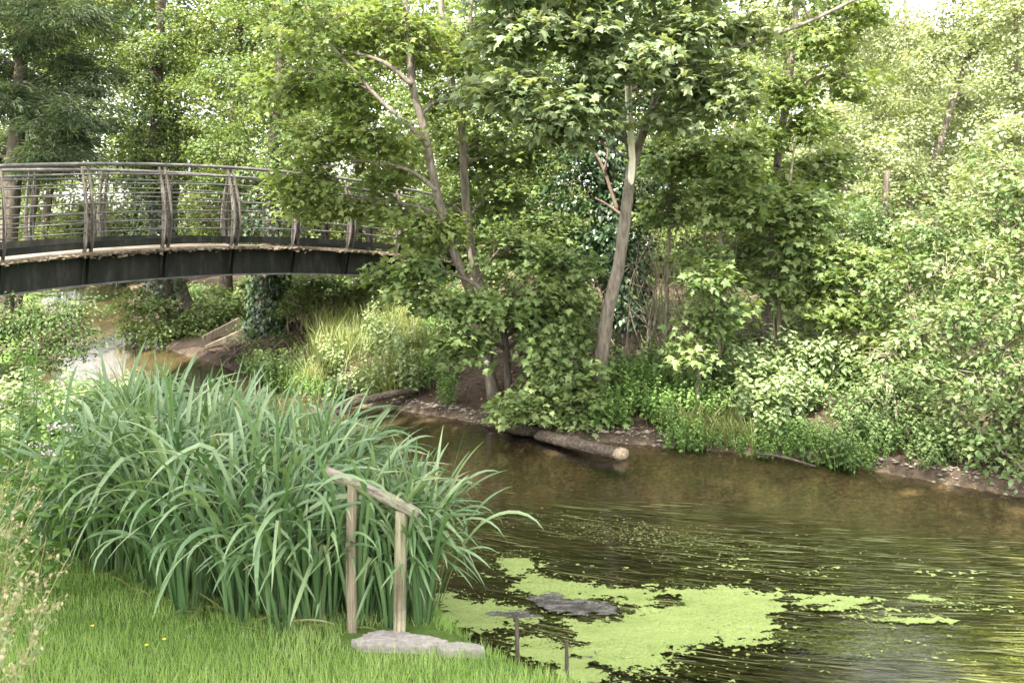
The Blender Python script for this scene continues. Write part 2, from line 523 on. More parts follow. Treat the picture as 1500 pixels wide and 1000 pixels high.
def tree(name, label, cat, stems, blobs, leaf, lmat, bmat, size=.11, per=22, crad=.32, group=None, ivy=None, flat=.45, droop=.35,
         tmean=.45, tspread=.22, dead=None, limb_r=.028, foliage='crown', stemname='trunk', up=.9, jit=.45, density=1.0, twigs=True):
    """stems: [(points, r0, r1)]; blobs: [(centre, (rx,ry,rz), clumps)]"""
    base = np.array(stems[0][0][0], float)
    if any(leaf is q for q in (MAPLE, RHOMB, OVAL, IVY)):
        size, per = size * .76, int(per * 1.75)
    root = thing(name, base, label, cat, group)
    wood, skel, srad = MB(), [], []
    for k, (P, r0, r1) in enumerate(stems):
        S = smooth_path(P, max(10, 6 * len(P)))
        R = np.linspace(1, 0, len(S)) ** .85 * (r0 - r1) + r1
        if k == 0 or r0 > .07:
            R[:3] *= np.array([1.35, 1.15, 1.05])
        wood.tube(S, R, 10 if r0 > .04 else 6, .07)
        skel.append(S); srad.append(R)
    sk, sr = np.vstack(skel), np.concatenate(srad)
    lv = MB()
    for c, r, n in blobs:
        n = max(2, int(n * density))
        c = np.asarray(c, float); r = np.asarray(r, float)
        cost = np.linalg.norm(sk - c, axis=1) + 1.2 * np.maximum(0, sk[:, 2] - c[2] + .2)
        j = int(np.argmin(cost))
        A = sk[j]
        L = np.linalg.norm(c - A)
        mid = (A + c) / 2 + np.array([0, 0, .12 * L]) + rnd(1)[0] * .06 * L
        lp = smooth_path([A, mid, c], 8)
        lr0 = min(sr[j] * .7, limb_r * (1 + .35 * L))
        wood.tube(lp, np.linspace(lr0, lr0 * .3, 8), 6, .06)
        C, O = ell_points(n, c, r)
        if twigs:
            for q in range(n):
                st = lp[RS.randint(3, 8)]
                mm = (st + C[q]) / 2 + rnd(1)[0] * .05 + np.array([0, 0, .05])
                wood.tube(np.array([st, mm, C[q]]), [.007, .005, .003], 3, 0, caps=False)
        clump_leaves(lv, C, O, per, crad, size, leaf, flat, droop, up=up, jit=jit, tmean=tmean, tspread=tspread)
    wood.build(stemname, M[bmat], root, smooth=True)
    if lv.v: lv.build(foliage, M[lmat], root)
    if ivy:
        iv = MB()
        for P, rad, n in ivy:
            S = smooth_path(P, 40)
            i = RS.randint(0, 40, n)
            bump = .55 + .9 * vnoise(S[i][:, 2], i * 0, 2.1, 3)
            d = nrm(rnd(n) * np.array([1, 1, .25]))
            pos = S[i] + d * (rad * bump * (.55 + .5 * RS.rand(n)))[:, None] + rnd(n) * .03
            tip = np.array([0, 0, -1.0]) + d * .35 + rnd(n) * .45
            iv.leaves(pos, tip, d + np.array([0, 0, .35]) + rnd(n) * .3, .085 * (.6 + .7 * RS.rand(n)), IVY, np.clip(.42 + .25 * RS.randn(n), 0, 1))
        iv.build('ivy', M['ivy'], root)
    if dead:
        dm = MB()
        for P, r0, r1 in dead:
            S = smooth_path(P, 14)
            dm.tube(S, np.linspace(r0, r1, 14), 8, .12)
        dm.build('dead_stem', M['deadwood'], root, smooth=True)
    return root


def px(path, Y):
    """photo-traced points placed at their true distance Y (one number, or one per point)"""
    Y = np.broadcast_to(np.asarray(Y, float), (len(path),))
    return [at(a, b_, y) for (a, b_), y in zip(path, Y)]


def grounded(P, sink=.05):
    P = [np.array(q, float) for q in P]
    P[0][2] = hz(P[0][0], P[0][1]) - sink
    return P


def B(p, q, Y, rx, rz, n, ry=None):
    return (at(p, q, Y), (rx, ry or rx, rz), n)

M['pebble'] = surf_mat('pebble', [(.25, (.06, .05, .04)), (.5, (.14, .12, .095)), (.75, (.3, .27, .23))], 9, .9, .5)
# ------------------------------------------------------------------ footbridge
AX, OUT = np.array([.68, .7332, 0]), np.array([.7332, -.68, 0])
BP0, BW = np.array([-6.46, 11.2, 0]), 2.2
UP = np.array([0, 0, 1.0])


def bdeck(t): return 2.09 - .0155 * (t - 3.0) ** 2


def bpt(t, side, off=0.0, h=0.0):
    """side 0 = edge nearest the lawn, 1 = far edge; off = outwards from that edge"""
    e = BP0 + AX * t - OUT * BW * side
    return e + OUT * (off if side == 0 else -off) + UP * (bdeck(t) + h)


bridge = thing('footbridge', bpt(3, 0) * np.array([1, 1, 0]) + np.array([0, 0, 1.6]),
               'arched black steel footbridge with curved rusty posts and thin horizontal rails', 'footbridge')
T0, T1 = -4.6, 9.6
TT = np.linspace(T0, T1, 60)


def strip(name, mat, ts, side, o0, o1, h0, h1, parent, smooth=False):
    """a bar of box section that follows the arch; o0..o1 outwards, h0..h1 over the deck"""
    b_ = MB()
    rows = np.array([[bpt(t, side, o0, h0), bpt(t, side, o1, h0), bpt(t, side, o1, h1), bpt(t, side, o0, h1)] for t in ts])
    n = len(ts)
    q = []
    for i in range(n - 1):
        for k in range(4):
            q.append((i * 4 + k, i * 4 + (k + 1) % 4, i * 4 + 4 + (k + 1) % 4, i * 4 + 4 + k))
    q += [(3, 2, 1, 0), tuple((n - 1) * 4 + k for k in range(4))]
    b_.add(rows.reshape(-1, 3), [q])
    return b_.build(name, M[mat], parent, smooth)


d_ = strip('deck', 'deck', TT, 0, 0, -BW, -.055, 0, bridge)
PT = [i * 1.085 for i in range(-4, 9)]
BOW = lambda h: .105 * sin(pi * min(1, (h / 1.2) ** .8)) - .10 * (h / 1.2) ** 2
for side in (0, 1):
    # moss and dirt along the deck edge
    e = MB()
    for t in np.arange(T0, T1, .022):
        if vnoise(t, side, 3.1, 6) + .35 * RS.rand() < .55: continue
        c = bpt(t, side, .012 + .012 * RS.rand(), -.02 - .03 * RS.rand() - .05 * (RS.rand() ** 4))
        P_, F_ = [], []
        s = .018 + .028 * RS.rand() ** 2
        dirs = nrm(np.array([(1, 0, 0), (-1, 0, 0), (0, 1, 0), (0, -1, 0), (0, 0, 1), (0, 0, -1)]) + .4 * rnd(6))
        e.add(c + dirs * s * np.array([1.3, 1.3, .8]), [[(0, 2, 4), (2, 1, 4), (1, 3, 4), (3, 0, 4), (2, 0, 5), (1, 2, 5), (3, 1, 5), (0, 3, 5)]])
    e.build('edge_moss', M['moss'], bridge)
    g = strip('girder', 'girder', TT, side, -.16, -.185, -.44, -.055, bridge)
    fl = strip('bottom_flange', 'steel', TT, side, -.09, -.25, -.462, -.44, bridge)
    for t in PT:
        # gusset under each post
        gm = MB()
        for dt in (-.035, .035):
            pr = [bpt(t + dt, side, -.015, -.056), bpt(t + dt, side, -.159, -.056), bpt(t + dt, side, -.159, -.439), bpt(t + dt, side, -.115, -.439)]
            th = AX * .006
            V = np.array([q - th for q in pr] + [q + th for q in pr])
            gm.add(V, [[(0, 1, 2, 3), (7, 6, 5, 4), (0, 4, 5, 1), (1, 5, 6, 2), (2, 6, 7, 3), (3, 7, 4, 0)]])
        gm.build('stiffener', M['girder'], g)
        # post: two curved plates with a gap between them
        pm = MB()
        jb = .9 + .25 * RS.rand()
        for dt in (-.042, .042):
            H = np.linspace(-.02, 1.17, 14)
            W = np.interp(H, [-.02, .3, .6, 1.17], [.042, .066, .05, .024])
            V, q = [], []
            for h, w in zip(H, W):
                o = -.05 + BOW(max(h, 0)) * jb
                for sx, so in ((-1, -1), (1, -1), (1, 1), (-1, 1)):
                    V.append(bpt(t + dt, side, o + so * w, 0) + AX * sx * .009 + UP * h)
            n = len(H)
            for i in range(n - 1):
                for k in range(4):
                    q.append((i * 4 + k, i * 4 + (k + 1) % 4, i * 4 + 4 + (k + 1) % 4, i * 4 + 4 + k))
            q += [(3, 2, 1, 0), tuple((n - 1) * 4 + k for k in range(4))]
            pm.add(np.array(V), [q])
        pm.build('post', M['plank'], bridge)
    strip('toe_board', 'girder', TT, side, -.075, -.045, .045, .145, bridge)
    hr = MB()
    hr.tube(np.array([bpt(t, side, -.05 + BOW(1.2), 1.2) for t in TT]), .027, 8)
    hr.build('handrail', M['steel'], bridge, True)
    for h in (1.06, .925, .79, .66, .53, .40, .27):
        r = MB()
        r.tube(np.array([bpt(t, side, -.05 + BOW(h), h) for t in TT]), .016 if h > 1 else .0105, 6)
        r.build('rail', M['steel'], bridge, True)
# ------------------------------------------------------------------ trees
BACK = 'trees beyond the footbridge'
# dark conifer at the left edge
cb = []
for p_, q_ in [(60, 60), (20, 150), (110, 175), (30, 235), (110, 110), (0, 0), (80, -70), (-30, 90), (95, 20), (-60, 220), (40, -170), (80, 225), (-90, 0), (30, -260)]:
    cb.append(B(p_, q_, 17 + RS.randn() * .6, .85, .42, 36))
tree('conifer', 'dark feathery conifer at the left edge behind the bridge', 'conifer',
     [(grounded(px([(0, 420), (20, 250), (32, 60), (36, -320)], 17.2)), .2, .05)],
     cb, NEEDLE, 'conifer', 'bark_dark', size=.15, per=90, crad=.36, flat=.3, droop=.45, tmean=.4, jit=.3)
tree('conifer_sapling', 'thin dark second conifer stem close behind the left end of the bridge', 'conifer',
     [(grounded(px([(22, 440), (50, 300), (68, 120)], 21)), .1, .04)],
     [B(75, 130, 20.6, 1, .4, 30), B(50, 190, 20.6, 1, .35, 26), B(100, 210, 20.6, .8, .35, 20)], NEEDLE, 'conifer', 'bark_dark', size=.18, per=60, crad=.34, flat=.3, droop=.45, tmean=.5, jit=.3)

# ivy clad trees under and behind the bridge
P1 = grounded(px([(268, 505), (242, 430), (226, 300), (230, 150), (242, -120)], 18.6))
tree('ivy_clad_tree', 'leaning tree thick with dark ivy seen through the middle of the bridge rails', 'tree', [(P1, .2, .07)],
     [B(225, 90, 18.4, 1.0, .9, 40), B(195, 195, 18.6, .8, .7, 28), B(290, 170, 18.3, 1.0, .8, 36), B(310, 40, 18.6, 1.1, .9, 36), B(150, 60, 19, 1.0, .9, 30),
      B(230, -100, 18.6, 1.4, 1.2, 36), B(250, 250, 18.2, .9, .5, 24)], RHOMB, 'maple_light', 'bark_dark', size=.095, per=44, crad=.36, tmean=.36,
     ivy=[(P1[1:], .62, 3800)])
P2 = grounded(px([(300, 500), (268, 440), (250, 330), (262, 180)], 20.0))
tree('leaning_tree', 'bare dark trunk leaning left under the bridge beside the ivy clad one', 'tree', [(P2, .22, .09)],
     [B(270, 200, 20, 1.2, .9, 30), B(215, 240, 20.2, 1.0, .8, 24), B(330, 250, 20, 1.0, .7, 24)], RHOMB, 'oval', 'bark_dark', size=.1, per=40, crad=.36, tmean=.5)
P3 = grounded(px([(392, 512), (392, 420), (398, 260), (412, 40)], 16.9))
tree('ivy_clad_tree', 'upright ivy smothered trunk under the bridge beside the sunny grass slope', 'tree', [(P3, .2, .06)],
     [B(350, 130, 17, 1.0, .8, 40), B(455, 190, 17, .9, .7, 40), B(400, 30, 17.2, 1.1, .9, 40), B(335, 235, 17, .8, .6, 30), B(470, 90, 17.2, .9, .7, 34),
      B(400, -110, 17.2, 1.4, 1.1, 36), B(420, 250, 16.8, .8, .5, 30), B(480, 270, 16.8, .6, .4, 20)], OVAL, 'maple', 'bark_dark', size=.105, per=36, crad=.34, tmean=.5,
     ivy=[(P3[:3], .5, 2600)])

# bright maples and ashes further back
def backtree(label, trunk, Y, blobs, mat, n=1.0, size=.13, tm=.55, per=40, r0=.16, name='woodland_tree', bark='bark_dark', crad=.45, tmpl=RHOMB, ts=.2):
    bl = [B(p_, q_, Y + dy, r, r * .8, int(26 * n * r * r)) for p_, q_, dy, r in blobs]
    return tree(name, label, 'tree', [(grounded(px(trunk, Y)), r0, .04)], bl, tmpl, mat, bark, size=size, per=per, crad=crad, tmean=tm, tspread=ts, group=BACK, limb_r=.02)

backtree('pale sunlit tree high behind the left half of the bridge', [(52, 470), (70, 300), (100, 100), (130, -180)], 29.5,
         [(95, 60, 0, 1.8), (190, 120, .4, 1.6), (150, 190, -3, 1.2), (215, 250, -3, 1.1), (190, 20, .5, 1.9), (140, -90, 0, 2.3), (60, -20, 0, 1.9), (180, 250, 0, 1.5), (60, 260, 0, 1.6), (50, 350, 0, 1.3)], 'maple_light')
backtree('yellow green maple filling the gap above the bridge handrail', [(330, 470), (335, 250), (350, 60), (360, -160)], 23,
         [(290, 80, 0, 1.4), (370, 70, 0, 1.6), (300, 200, 0, 1.3), (420, 140, 0, 1.5), (360, 270, 0, 1.4), (330, -60, 0, 1.8), (440, 20, 0, 1.5), (290, 320, 0, 1.3), (410, 340, 0, 1.2), (250, -80, .5, 1.7)], 'maple_light')
backtree('light maple behind the right half of the bridge parapet', [(520, 440), (525, 280), (540, 80), (550, -160)], 21,
         [(490, 60, 0, 1.4), (560, 90, 0, 1.4), (500, 170, 0, 1.3), (570, 210, 0, 1.3), (520, 270, 0, 1.2), (600, 30, 0, 1.4), (600, 290, 0, 1.1), (460, 330, 0, 1.2), (550, 360, 0, 1.1), (430, -40, 0, 1.5)], 'maple_light')
backtree('shady maple between the twin sycamore trunks and the ivy column', [(770, 480), (765, 330), (750, 120), (740, -150)], 17.5,
         [(720, 60, 0, 1.1), (790, 110, 0, 1.1), (740, 180, 0, 1.0), (800, 230, 0, 1.0), (760, 300, 0, 1.0), (690, 260, 0, .9), (820, 340, 0, .9), (640, 330, 0, .9), (860, 20, 0, 1.2), (700, 380, 0, .9), (640, 180, .5, 1.0)], 'maple', n=1.5, size=.115, tm=.6)
backtree('dense dark maple behind the right bank thicket', [(1010, 500), (1010, 330), (1020, 120), (1030, -100)], 18,
         [(990, 170, 0, 1.1), (1060, 150, 0, 1.1), (1010, 260, 0, 1.1), (1090, 250, 0, 1.1), (960, 340, 0, 1.0), (1050, 360, 0, 1.0), (1130, 330, 0, 1.0), (1000, 60, 0, 1.3), (960, 440, 0, .8), (1090, 440, 0, .8), (1180, 400, 0, .9), (920, 90, 0, 1.2)], 'maple_light', n=1.2, size=.115, tm=.32)
backtree('broad bushy tree behind the right hand shrubs', [(1290, 520), (1290, 400), (1300, 250)], 16.5,
         [(1230, 330, 0, 1.0), (1310, 320, 0, 1.0), (1380, 340, 0, 1.0), (1270, 410, 0, 1.0), (1350, 420, 0, 1.0), (1450, 360, 0, 1.1), (1200, 440, 0, .8), (1520, 330, 0, 1.1), (1440, 450, 0, 1.0)], 'oval', n=1.5, size=.105, tm=.62)

# slender pale trees with open crowns, top right
for lab, tr_, Y, bl in [
    ('slender pale tree with whitish trunk right of the overhanging branch', [(1232, 450), (1234, 330), (1238, 150), (1228, -150)], 24,
     [(1215, 60, 0, 1.0), (1260, 120, 0, .9), (1210, 180, 0, .9), (1270, 220, 0, .9), (1230, -40, 0, 1.2), (1190, 260, 0, .8), (1265, 20, 0, .9)]),
    ('pale feathery tree with a right leaning stem near the top right corner', [(1328, 450), (1338, 330), (1392, 160), (1450, -20), (1470, -160)], 25,
     [(1360, 90, 0, 1.0), (1420, 150, 0, 1.0), (1340, 190, 0, .9), (1450, 60, 0, 1.1), (1400, 250, 0, .9), (1440, -50, 0, 1.3), (1320, 260, 0, .9), (1390, 20, 0, 1.0)]),
    ('hazy light green tree behind the leaning pale stem', [(1330, 470), (1332, 280), (1326, 60), (1330, -150)], 30,
     [(1310, 40, 0, 1.3), (1350, 130, 0, 1.1), (1290, 170, 0, 1.1), (1330, 250, 0, 1.1), (1320, -80, 0, 1.6), (1290, 290, 0, 1.0)]),
    ('light green tree rising at the right edge above the shrubs', [(1500, 470), (1496, 300), (1488, 120), (1490, -150)], 22,
     [(1480, 110, 0, 1.0), (1520, 170, 0, 1.1), (1470, 210, 0, .9), (1530, 260, 0, 1.1), (1490, 20, 0, 1.2), (1530, -70, 0, 1.5), (1450, 280, 0, .9)]),
    ('thin pale tree between the maple and the whitish trunk', [(1165, 460), (1160, 300), (1150, 100), (1150, -150)], 27,
     [(1140, 120, 0, 1.1), (1180, 200, 0, 1.0), (1120, 240, 0, 1.0), (1160, 20, 0, 1.3), (1150, 300, 0, 1.0), (1100, 60, 0, 1.2)])]:
    b2 = [B(p_, q_, Y + RS.randn() * .5, r, r * .9, int(36 * r * r)) for p_, q_, dy, r in bl]
    tree('pale_tree', lab, 'tree', [(grounded(px(tr_, Y)), .12, .03)], b2, RHOMB, 'pale', 'bark', size=.14, per=34, crad=.5, tmean=.55, group='slender pale trees', limb_r=.016)

# ---- the two sycamores by the soil bank
A_ = grounded(px([(724, 560), (708, 490), (690, 430), (660, 355), (638, 275), (622, 195), (604, 125), (598, 60), (588, -60), (570, -220)], [11.4, 11.35, 11.3, 11.2, 11.1, 11.1, 11.0, 11, 11, 11]))
br1 = px([(604, 125), (568, 95), (535, 82), (500, 74)], 10.9)
br2 = px([(628, 215), (600, 185), (560, 150), (520, 105), (480, 60), (450, 10)], 10.7)
br3 = px([(640, 280), (610, 255), (570, 240), (520, 236)], 10.8)
br4 = px([(604, 125), (604, 70), (580, 20), (560, -60)], 11.3)
tree('sycamore', 'slim sycamore curving left from the soil bank across the end of the bridge', 'tree',
     [(A_, .072, .026), (br1, .035, .015), (br2, .035, .012), (br3, .028, .012), (br4, .04, .02)],
     [B(560, 45, 11.2, .55, .4, 26), B(495, 120, 10.9, .55, .42, 28), B(455, 205, 10.8, .42, .3, 18), B(555, 190, 10.8, .5, .35, 22), B(500, 290, 11.2, .45, .2, 13), B(570, 310, 11.2, .4, .2, 11), B(440, 300, 11.0, .35, .16, 9), B(610, 350, 11.3, .35, .2, 9),
      B(630, 60, 11.4, .5, .4, 20), B(470, 30, 11, .6, .45, 26), B(650, 330, 11, .4, .25, 10),
      B(655, 150, 11.6, .4, .35, 12), B(440, 270, 10.8, .4, .26, 16), B(400, 120, 11.2, .5, .4, 18), B(585, 250, 11.3, .4, .3, 12)],
     MAPLE, 'maple_light', 'bark', size=.115, per=20, crad=.27, tmean=.45)
tree('sycamore', 'low spreading sycamore boughs hanging over the soil bank by the bridge end', 'sycamore',
     [(grounded(px([(748, 560), (735, 470), (700, 420), (660, 400)], 10.9)), .05, .02), (px([(735, 470), (780, 430), (820, 430)], 10.8), .03, .012)],
     [B(612, 425, 10.6, .32, .18, 14), B(655, 445, 10.5, .26, .16, 10), B(605, 388, 10.8, .3, .14, 11), B(566, 402, 10.9, .24, .11, 7), B(715, 455, 10.4, .36, .22, 18), B(680, 500, 10.3, .32, .2, 14), B(765, 430, 10.7, .5, .32, 24), B(820, 400, 10.9, .5, .4, 26),
      B(800, 480, 10.6, .45, .32, 26), B(830, 545, 10.45, .42, .3, 26), B(770, 590, 10.15, .38, .16, 22), B(750, 360, 11.2, .5, .35, 22), B(850, 590, 10.25, .35, .22, 18),
      B(830, 460, 11.2, .5, .5, 20), B(800, 510, 10.6, .3, .2, 8)],
     MAPLE, 'maple', 'bark_dark', size=.12, per=19, crad=.26, tmean=.55)
B_ = grounded(px([(764, 530), (735, 470), (704, 420), (688, 350), (680, 255), (676, 190), (660, 110), (648, 30), (640, -150)], 12.2))
tree('sycamore', 'straighter sycamore trunk just right of the slim curving one', 'tree',
     [(B_, .078, .035), (px([(676, 190), (684, 90), (690, 0), (700, -120)], 12.2), .05, .025)],
     [B(680, 50, 12.3, .6, .5, 28), B(735, 120, 12.2, .6, .45, 28), B(700, 210, 12.6, .5, .4, 20), B(740, 290, 12.4, .5, .4, 24), B(660, 300, 12.8, .5, .35, 18), B(780, 350, 12.2, .5, .4, 24),
      B(760, 220, 12.6, .55, .4, 22)],
     MAPLE, 'maple', 'bark', size=.12, per=20, crad=.3, tmean=.62)

# ---- leaning sycamore right of them, with the big overhanging crown
C_ = grounded(px([(874, 588), (880, 530), (890, 460), (906, 390), (917, 310), (926, 245), (948, 180), (975, 120), (1010, 95)], [10.7, 10.65, 10.6, 10.5, 10.4, 10.3, 10.1, 9.9, 9.7]))
limb = px([(948, 180), (985, 118), (1030, 86), (1100, 62), (1180, 34), (1262, -4), (1400, -60)], [10.1, 9.8, 9.6, 9.6, 9.7, 9.8, 10])
limb2 = px([(926, 245), (900, 160), (850, 90), (780, 40), (700, -20)], [10.3, 9.9, 9.5, 9.2, 9.0])
limb3 = px([(975, 120), (960, 20), (930, -100), (900, -250)], [9.9, 9.7, 9.6, 9.6])
tree('leaning_sycamore', 'grey leaning sycamore with a bleached broken stem and big overhanging leafy crown', 'tree',
     [(C_, .096, .03), (limb, .034, .016), (limb2, .022, .012), (limb3, .026, .014)],
     [B(770, 45, 9.0, .42, .28, 24), B(850, 30, 9.1, .45, .3, 26), B(930, 75, 9.2, .45, .3, 26), B(1005, 50, 9.4, .45, .3, 24), B(1065, 115, 9.4, .38, .2, 18), B(755, 130, 8.9, .36, .2, 18),
      B(815, 165, 9.0, .42, .22, 22), B(1090, 40, 9.7, .4, .26, 14), B(730, 75, 9.0, .28, .2, 10), B(760, -40, 9.0, .6, .4, 28), B(880, -50, 9.2, .7, .45, 34),
      B(1010, -50, 9.5, .7, .45, 28), B(900, -180, 9.5, 1.1, .7, 40), B(1150, -50, 9.8, .6, .4, 18), B(1060, 150, 9.6, .35, .16, 12), B(870, 110, 9.1, .3, .2, 14), B(835, 195, 9.2, .22, .1, 7), B(1000, 105, 9.3, .34, .16, 14),
      B(700, 130, 9.1, .22, .14, 5), B(985, 165, 9.5, .28, .12, 9), B(880, 160, 9.3, .22, .1, 7)],
     MAPLE, 'maple_grey', 'bark', size=.135, per=17, crad=.26, tmean=.5, flat=.5,
     dead=[(px([(915, 345), (919, 300), (926, 250), (924, 195), (921, 145), (919, 100)], [10.56, 10.47, 10.24, 10.1, 10.0, 9.95]), .036, .042)])
tree('overhanging_maple_bough', 'yellow green maple bough hanging below the diagonal limb at top right', 'maple',
     [(grounded(px([(1120, 540), (1125, 400), (1140, 230), (1160, 90), (1170, -60)], 12.0)), .07, .03)],
     [B(1200, 60, 11.6, .45, .35, 20), B(1245, 110, 11.6, .35, .3, 13), B(1150, 120, 11.6, .4, .3, 18), B(1185, 180, 11.6, .35, .25, 14), B(1110, 190, 11.7, .4, .3, 18), B(1080, 250, 11.8, .42, .3, 20), B(1230, 10, 11.6, .5, .35, 20), B(1160, -80, 12, .9, .6, 26), B(1140, 270, 11.9, .4, .3, 16)],
     MAPLE, 'maple_light', 'bark', size=.115, per=18, crad=.26, tmean=.4)

# ---- ivy column with broken reddish branches
D_ = grounded(px([(928, 540), (922, 470), (914, 400), (898, 290), (884, 160), (880, 20), (876, -150)], 12.3))
tree('ivy_clad_tree', 'reddish trunk swathed in dark ivy with broken branches right behind the leaning sycamore', 'tree',
     [(D_, .14, .08), (px([(905, 310), (885, 250), (872, 225), (860, 212)], 11.85), .028, .012), (px([(885, 250), (890, 225), (886, 208)], 11.8), .018, .008),
      (px([(915, 318), (890, 300), (872, 290)], 11.8), .022, .009)],
     [B(850, 260, 12.2, .45, .45, 26), B(900, 350, 12.1, .4, .4, 20), B(860, 160, 12.4, .5, .5, 26), B(940, 290, 12.2, .35, .4, 16), B(880, 40, 12.4, .7, .6, 30), B(850, 370, 12.3, .4, .4, 18), B(880, -120, 12.4, .9, .7, 26), B(960, 120, 12.8, .6, .6, 24)],
     IVY, 'ivy', 'bark_red', size=.085, per=34, crad=.28, tmean=.4, ivy=[(D_[1:], .34, 5200)])

# ---- saplings of the thicket on the right bank
SAP = 'saplings in the thicket on the right bank'
for lab, st, Y, bl, mt in [
    ('thin straight sapling left of the thicket close to the ivy column', [(972, 520), (978, 400), (984, 270), (1000, 150)], 11.8,
     [(975, 300, .4), (1010, 230, .42), (960, 230, .35), (1020, 150, .45)], 'maple'),
    ('bare lower stemmed sapling in the middle of the thicket', [(1052, 430), (1054, 380), (1062, 280), (1075, 180)], 11.2,
     [(1045, 300, .42), (1100, 290, .42), (1075, 220, .4), (1030, 370, .3)], 'maple'),
    ('low big leaved sapling standing in front of the thicket', [(1022, 590), (1024, 530), (1030, 460), (1040, 420)], 10.3,
     [(1030, 470, .3), (1010, 510, .25), (1060, 440, .3), (1040, 400, .3)], 'maple'),
    ('tall leafy sapling where the thicket meets the right shrubs', [(1140, 520), (1142, 420), (1150, 330), (1165, 200)], 11.4,
     [(1120, 400, .42), (1160, 360, .42), (1185, 300, .45), (1130, 310, .4), (1170, 430, .35), (1210, 380, .4)], 'maple'),
    ('slender twin stemmed sapling at the dark heart of the thicket', [(1130, 510), (1128, 430), (1136, 330), (1150, 240)], 12.8,
     [(1120, 340, .45), (1150, 270, .5), (1090, 370, .4), (1200, 250, .5)], 'maple')]:
    P_ = grounded(px(st, Y))
    extra = [([P_[0] + np.array([.06, .05, 0]), P_[1] + np.array([.16, .1, 0]), P_[2] + np.array([.22, 0, .05])], .016, .008)] if 'twin' in lab else []
    tree('sapling', lab, 'sapling', [(P_, .032, .012)] + extra,
         [B(p_, q_, Y - .15 + RS.randn() * .2, r, r * .7, int(130 * r * r)) for p_, q_, r in bl], MAPLE, mt, 'twig', size=.125, per=17, crad=.24, tmean=.68, group=SAP)
# ------------------------------------------------------------------ shrubs
def shrub(name, label, base_px, Y, blobs, mat, tmpl, size, per=30, crad=.25, nst=6, group=None, bark='twig', tm=.5, ts=.2, droop=.35, cat='shrub', n=120):
    ts = max(ts, .27)
    b0 = at(*base_px, Y)
    b0[2] = hz(b0[0], b0[1])
    bl = [B(p_, q_, Y + dy, r, r * .75, max(3, int(n * r * r))) for p_, q_, dy, r in blobs]
    st = []
    for k in range(nst):
        c = bl[k % len(bl)][0]
        a_ = b0 + np.array([RS.randn() * .12, RS.randn() * .12, -.05])
        st.append(([a_, (a_ * .55 + c * .45) + np.array([0, 0, .25]), c], .018, .006))
    return tree(name, label, cat, st, bl, tmpl, mat, bark, size=size, per=per, crad=crad, tmean=tm, tspread=ts, group=group, limb_r=.008, foliage='foliage', stemname='stem', droop=droop)


SHR = 'shrubs on the right bank'
shrub('shrub', 'broad leaved green shrub left of the right bank shrub mass', (1240, 560), 11.0,
      [(1220, 430, 0, .5), (1270, 470, -.2, .45), (1290, 400, .2, .5), (1235, 370, .3, .4), (1250, 520, -.4, .25)], 'maple_light', MAPLE, .125, group=SHR, tm=.4, per=16, n=95)
shrub('shrub', 'pale topped bushy shrub in the middle of the right bank', (1340, 570), 10.2,
      [(1330, 420, .3, .5), (1390, 400, .2, .5), (1350, 490, -.2, .45), (1300, 520, -.3, .35), (1370, 330, .8, .5), (1400, 470, -.2, .4)], 'dogwood', OVAL, .095, group=SHR, tm=.42, per=17, n=95)
shrub('shrub', 'tall shrub at the right edge with bright sunlit leaf tips', (1480, 560), 9.6,
      [(1470, 330, .5, .5), (1440, 400, .2, .48), (1490, 440, 0, .45), (1420, 470, -.1, .4), (1500, 280, .6, .5), (1530, 380, 0, .5), (1460, 250, 1.0, .5), (1470, 510, -.2, .35)], 'dogwood', OVAL, .10, group=SHR, tm=.48, per=17, n=90)
shrub('dogwood', 'overhanging shrub dipping its leaves to the water at the right edge', (1500, 650), 8.35,
      [(1440, 560, .1, .3), (1480, 600, -.2, .3), (1395, 590, .3, .28), (1350, 545, .8, .32), (1470, 665, -.35, .2), (1435, 630, -.1, .24), (1500, 540, -.2, .32), (1400, 640, .2, .18), (1540, 620, -.2, .4), (1490, 690, -.55, .12)],
      'dogwood', OVAL, .09, group=SHR, tm=.42, n=190, per=15, crad=.2)
shrub('shrub', 'low rounded shrub in shade behind the grassy right bank', (1310, 640), 9.2,
      [(1300, 560, .2, .3), (1345, 600, 0, .25), (1265, 590, .2, .22), (1330, 640, -.1, .16)], 'oval', OVAL, .065, group=SHR, tm=.6, n=190, crad=.2)
# left: branch curtain hanging from the near bank below the bridge, and far bank bushes
shrub('overhanging_shrub', 'dark reddish leaved shrub hanging over the water below the left bridge end', (-20, 560), 11.4,
      [(20, 460, 0, .4), (75, 460, 0, .35), (105, 490, -.1, .28), (60, 510, -.2, .28), (115, 445, .2, .25), (-20, 500, 0, .4), (88, 530, 0, .14), (118, 515, 0, .12)], 'oval', RHOMB, .06, tm=.42, n=190, crad=.22, droop=.8)
shrub('riverside_bush', 'leafy bush at the waterline right of the bright water under the bridge', (232, 505), 18.2,
      [(215, 450, 0, .6), (240, 485, -.3, .4), (280, 470, 0, .6), (330, 450, .2, .6), (200, 490, .2, .3), (360, 475, .2, .4), (300, 500, -.4, .3)], 'maple', RHOMB, .1, tm=.55, n=110, crad=.3)
shrub('weeping_willow', 'pale willow curtain far upstream beyond the bridge', (198, 440), 37,
      [(150, 420, 0, 1.6), (185, 400, 1, 1.4), (110, 410, 2, 1.4), (170, 340, 2, 2.0), (130, 330, 2, 2.0)], 'pale', LANCE, .34, tm=.6, n=22, crad=.7, droop=1.6, cat='tree', nst=4)
shrub('stump_bush', 'brownish stump sprouting leaves at the top of the grass slope', (436, 480), 16.6,
      [(440, 440, 0, .4), (415, 450, 0, .3), (470, 425, .2, .4), (500, 440, .3, .35)], 'maple', RHOMB, .085, tm=.6, n=120, bark='bark_red')

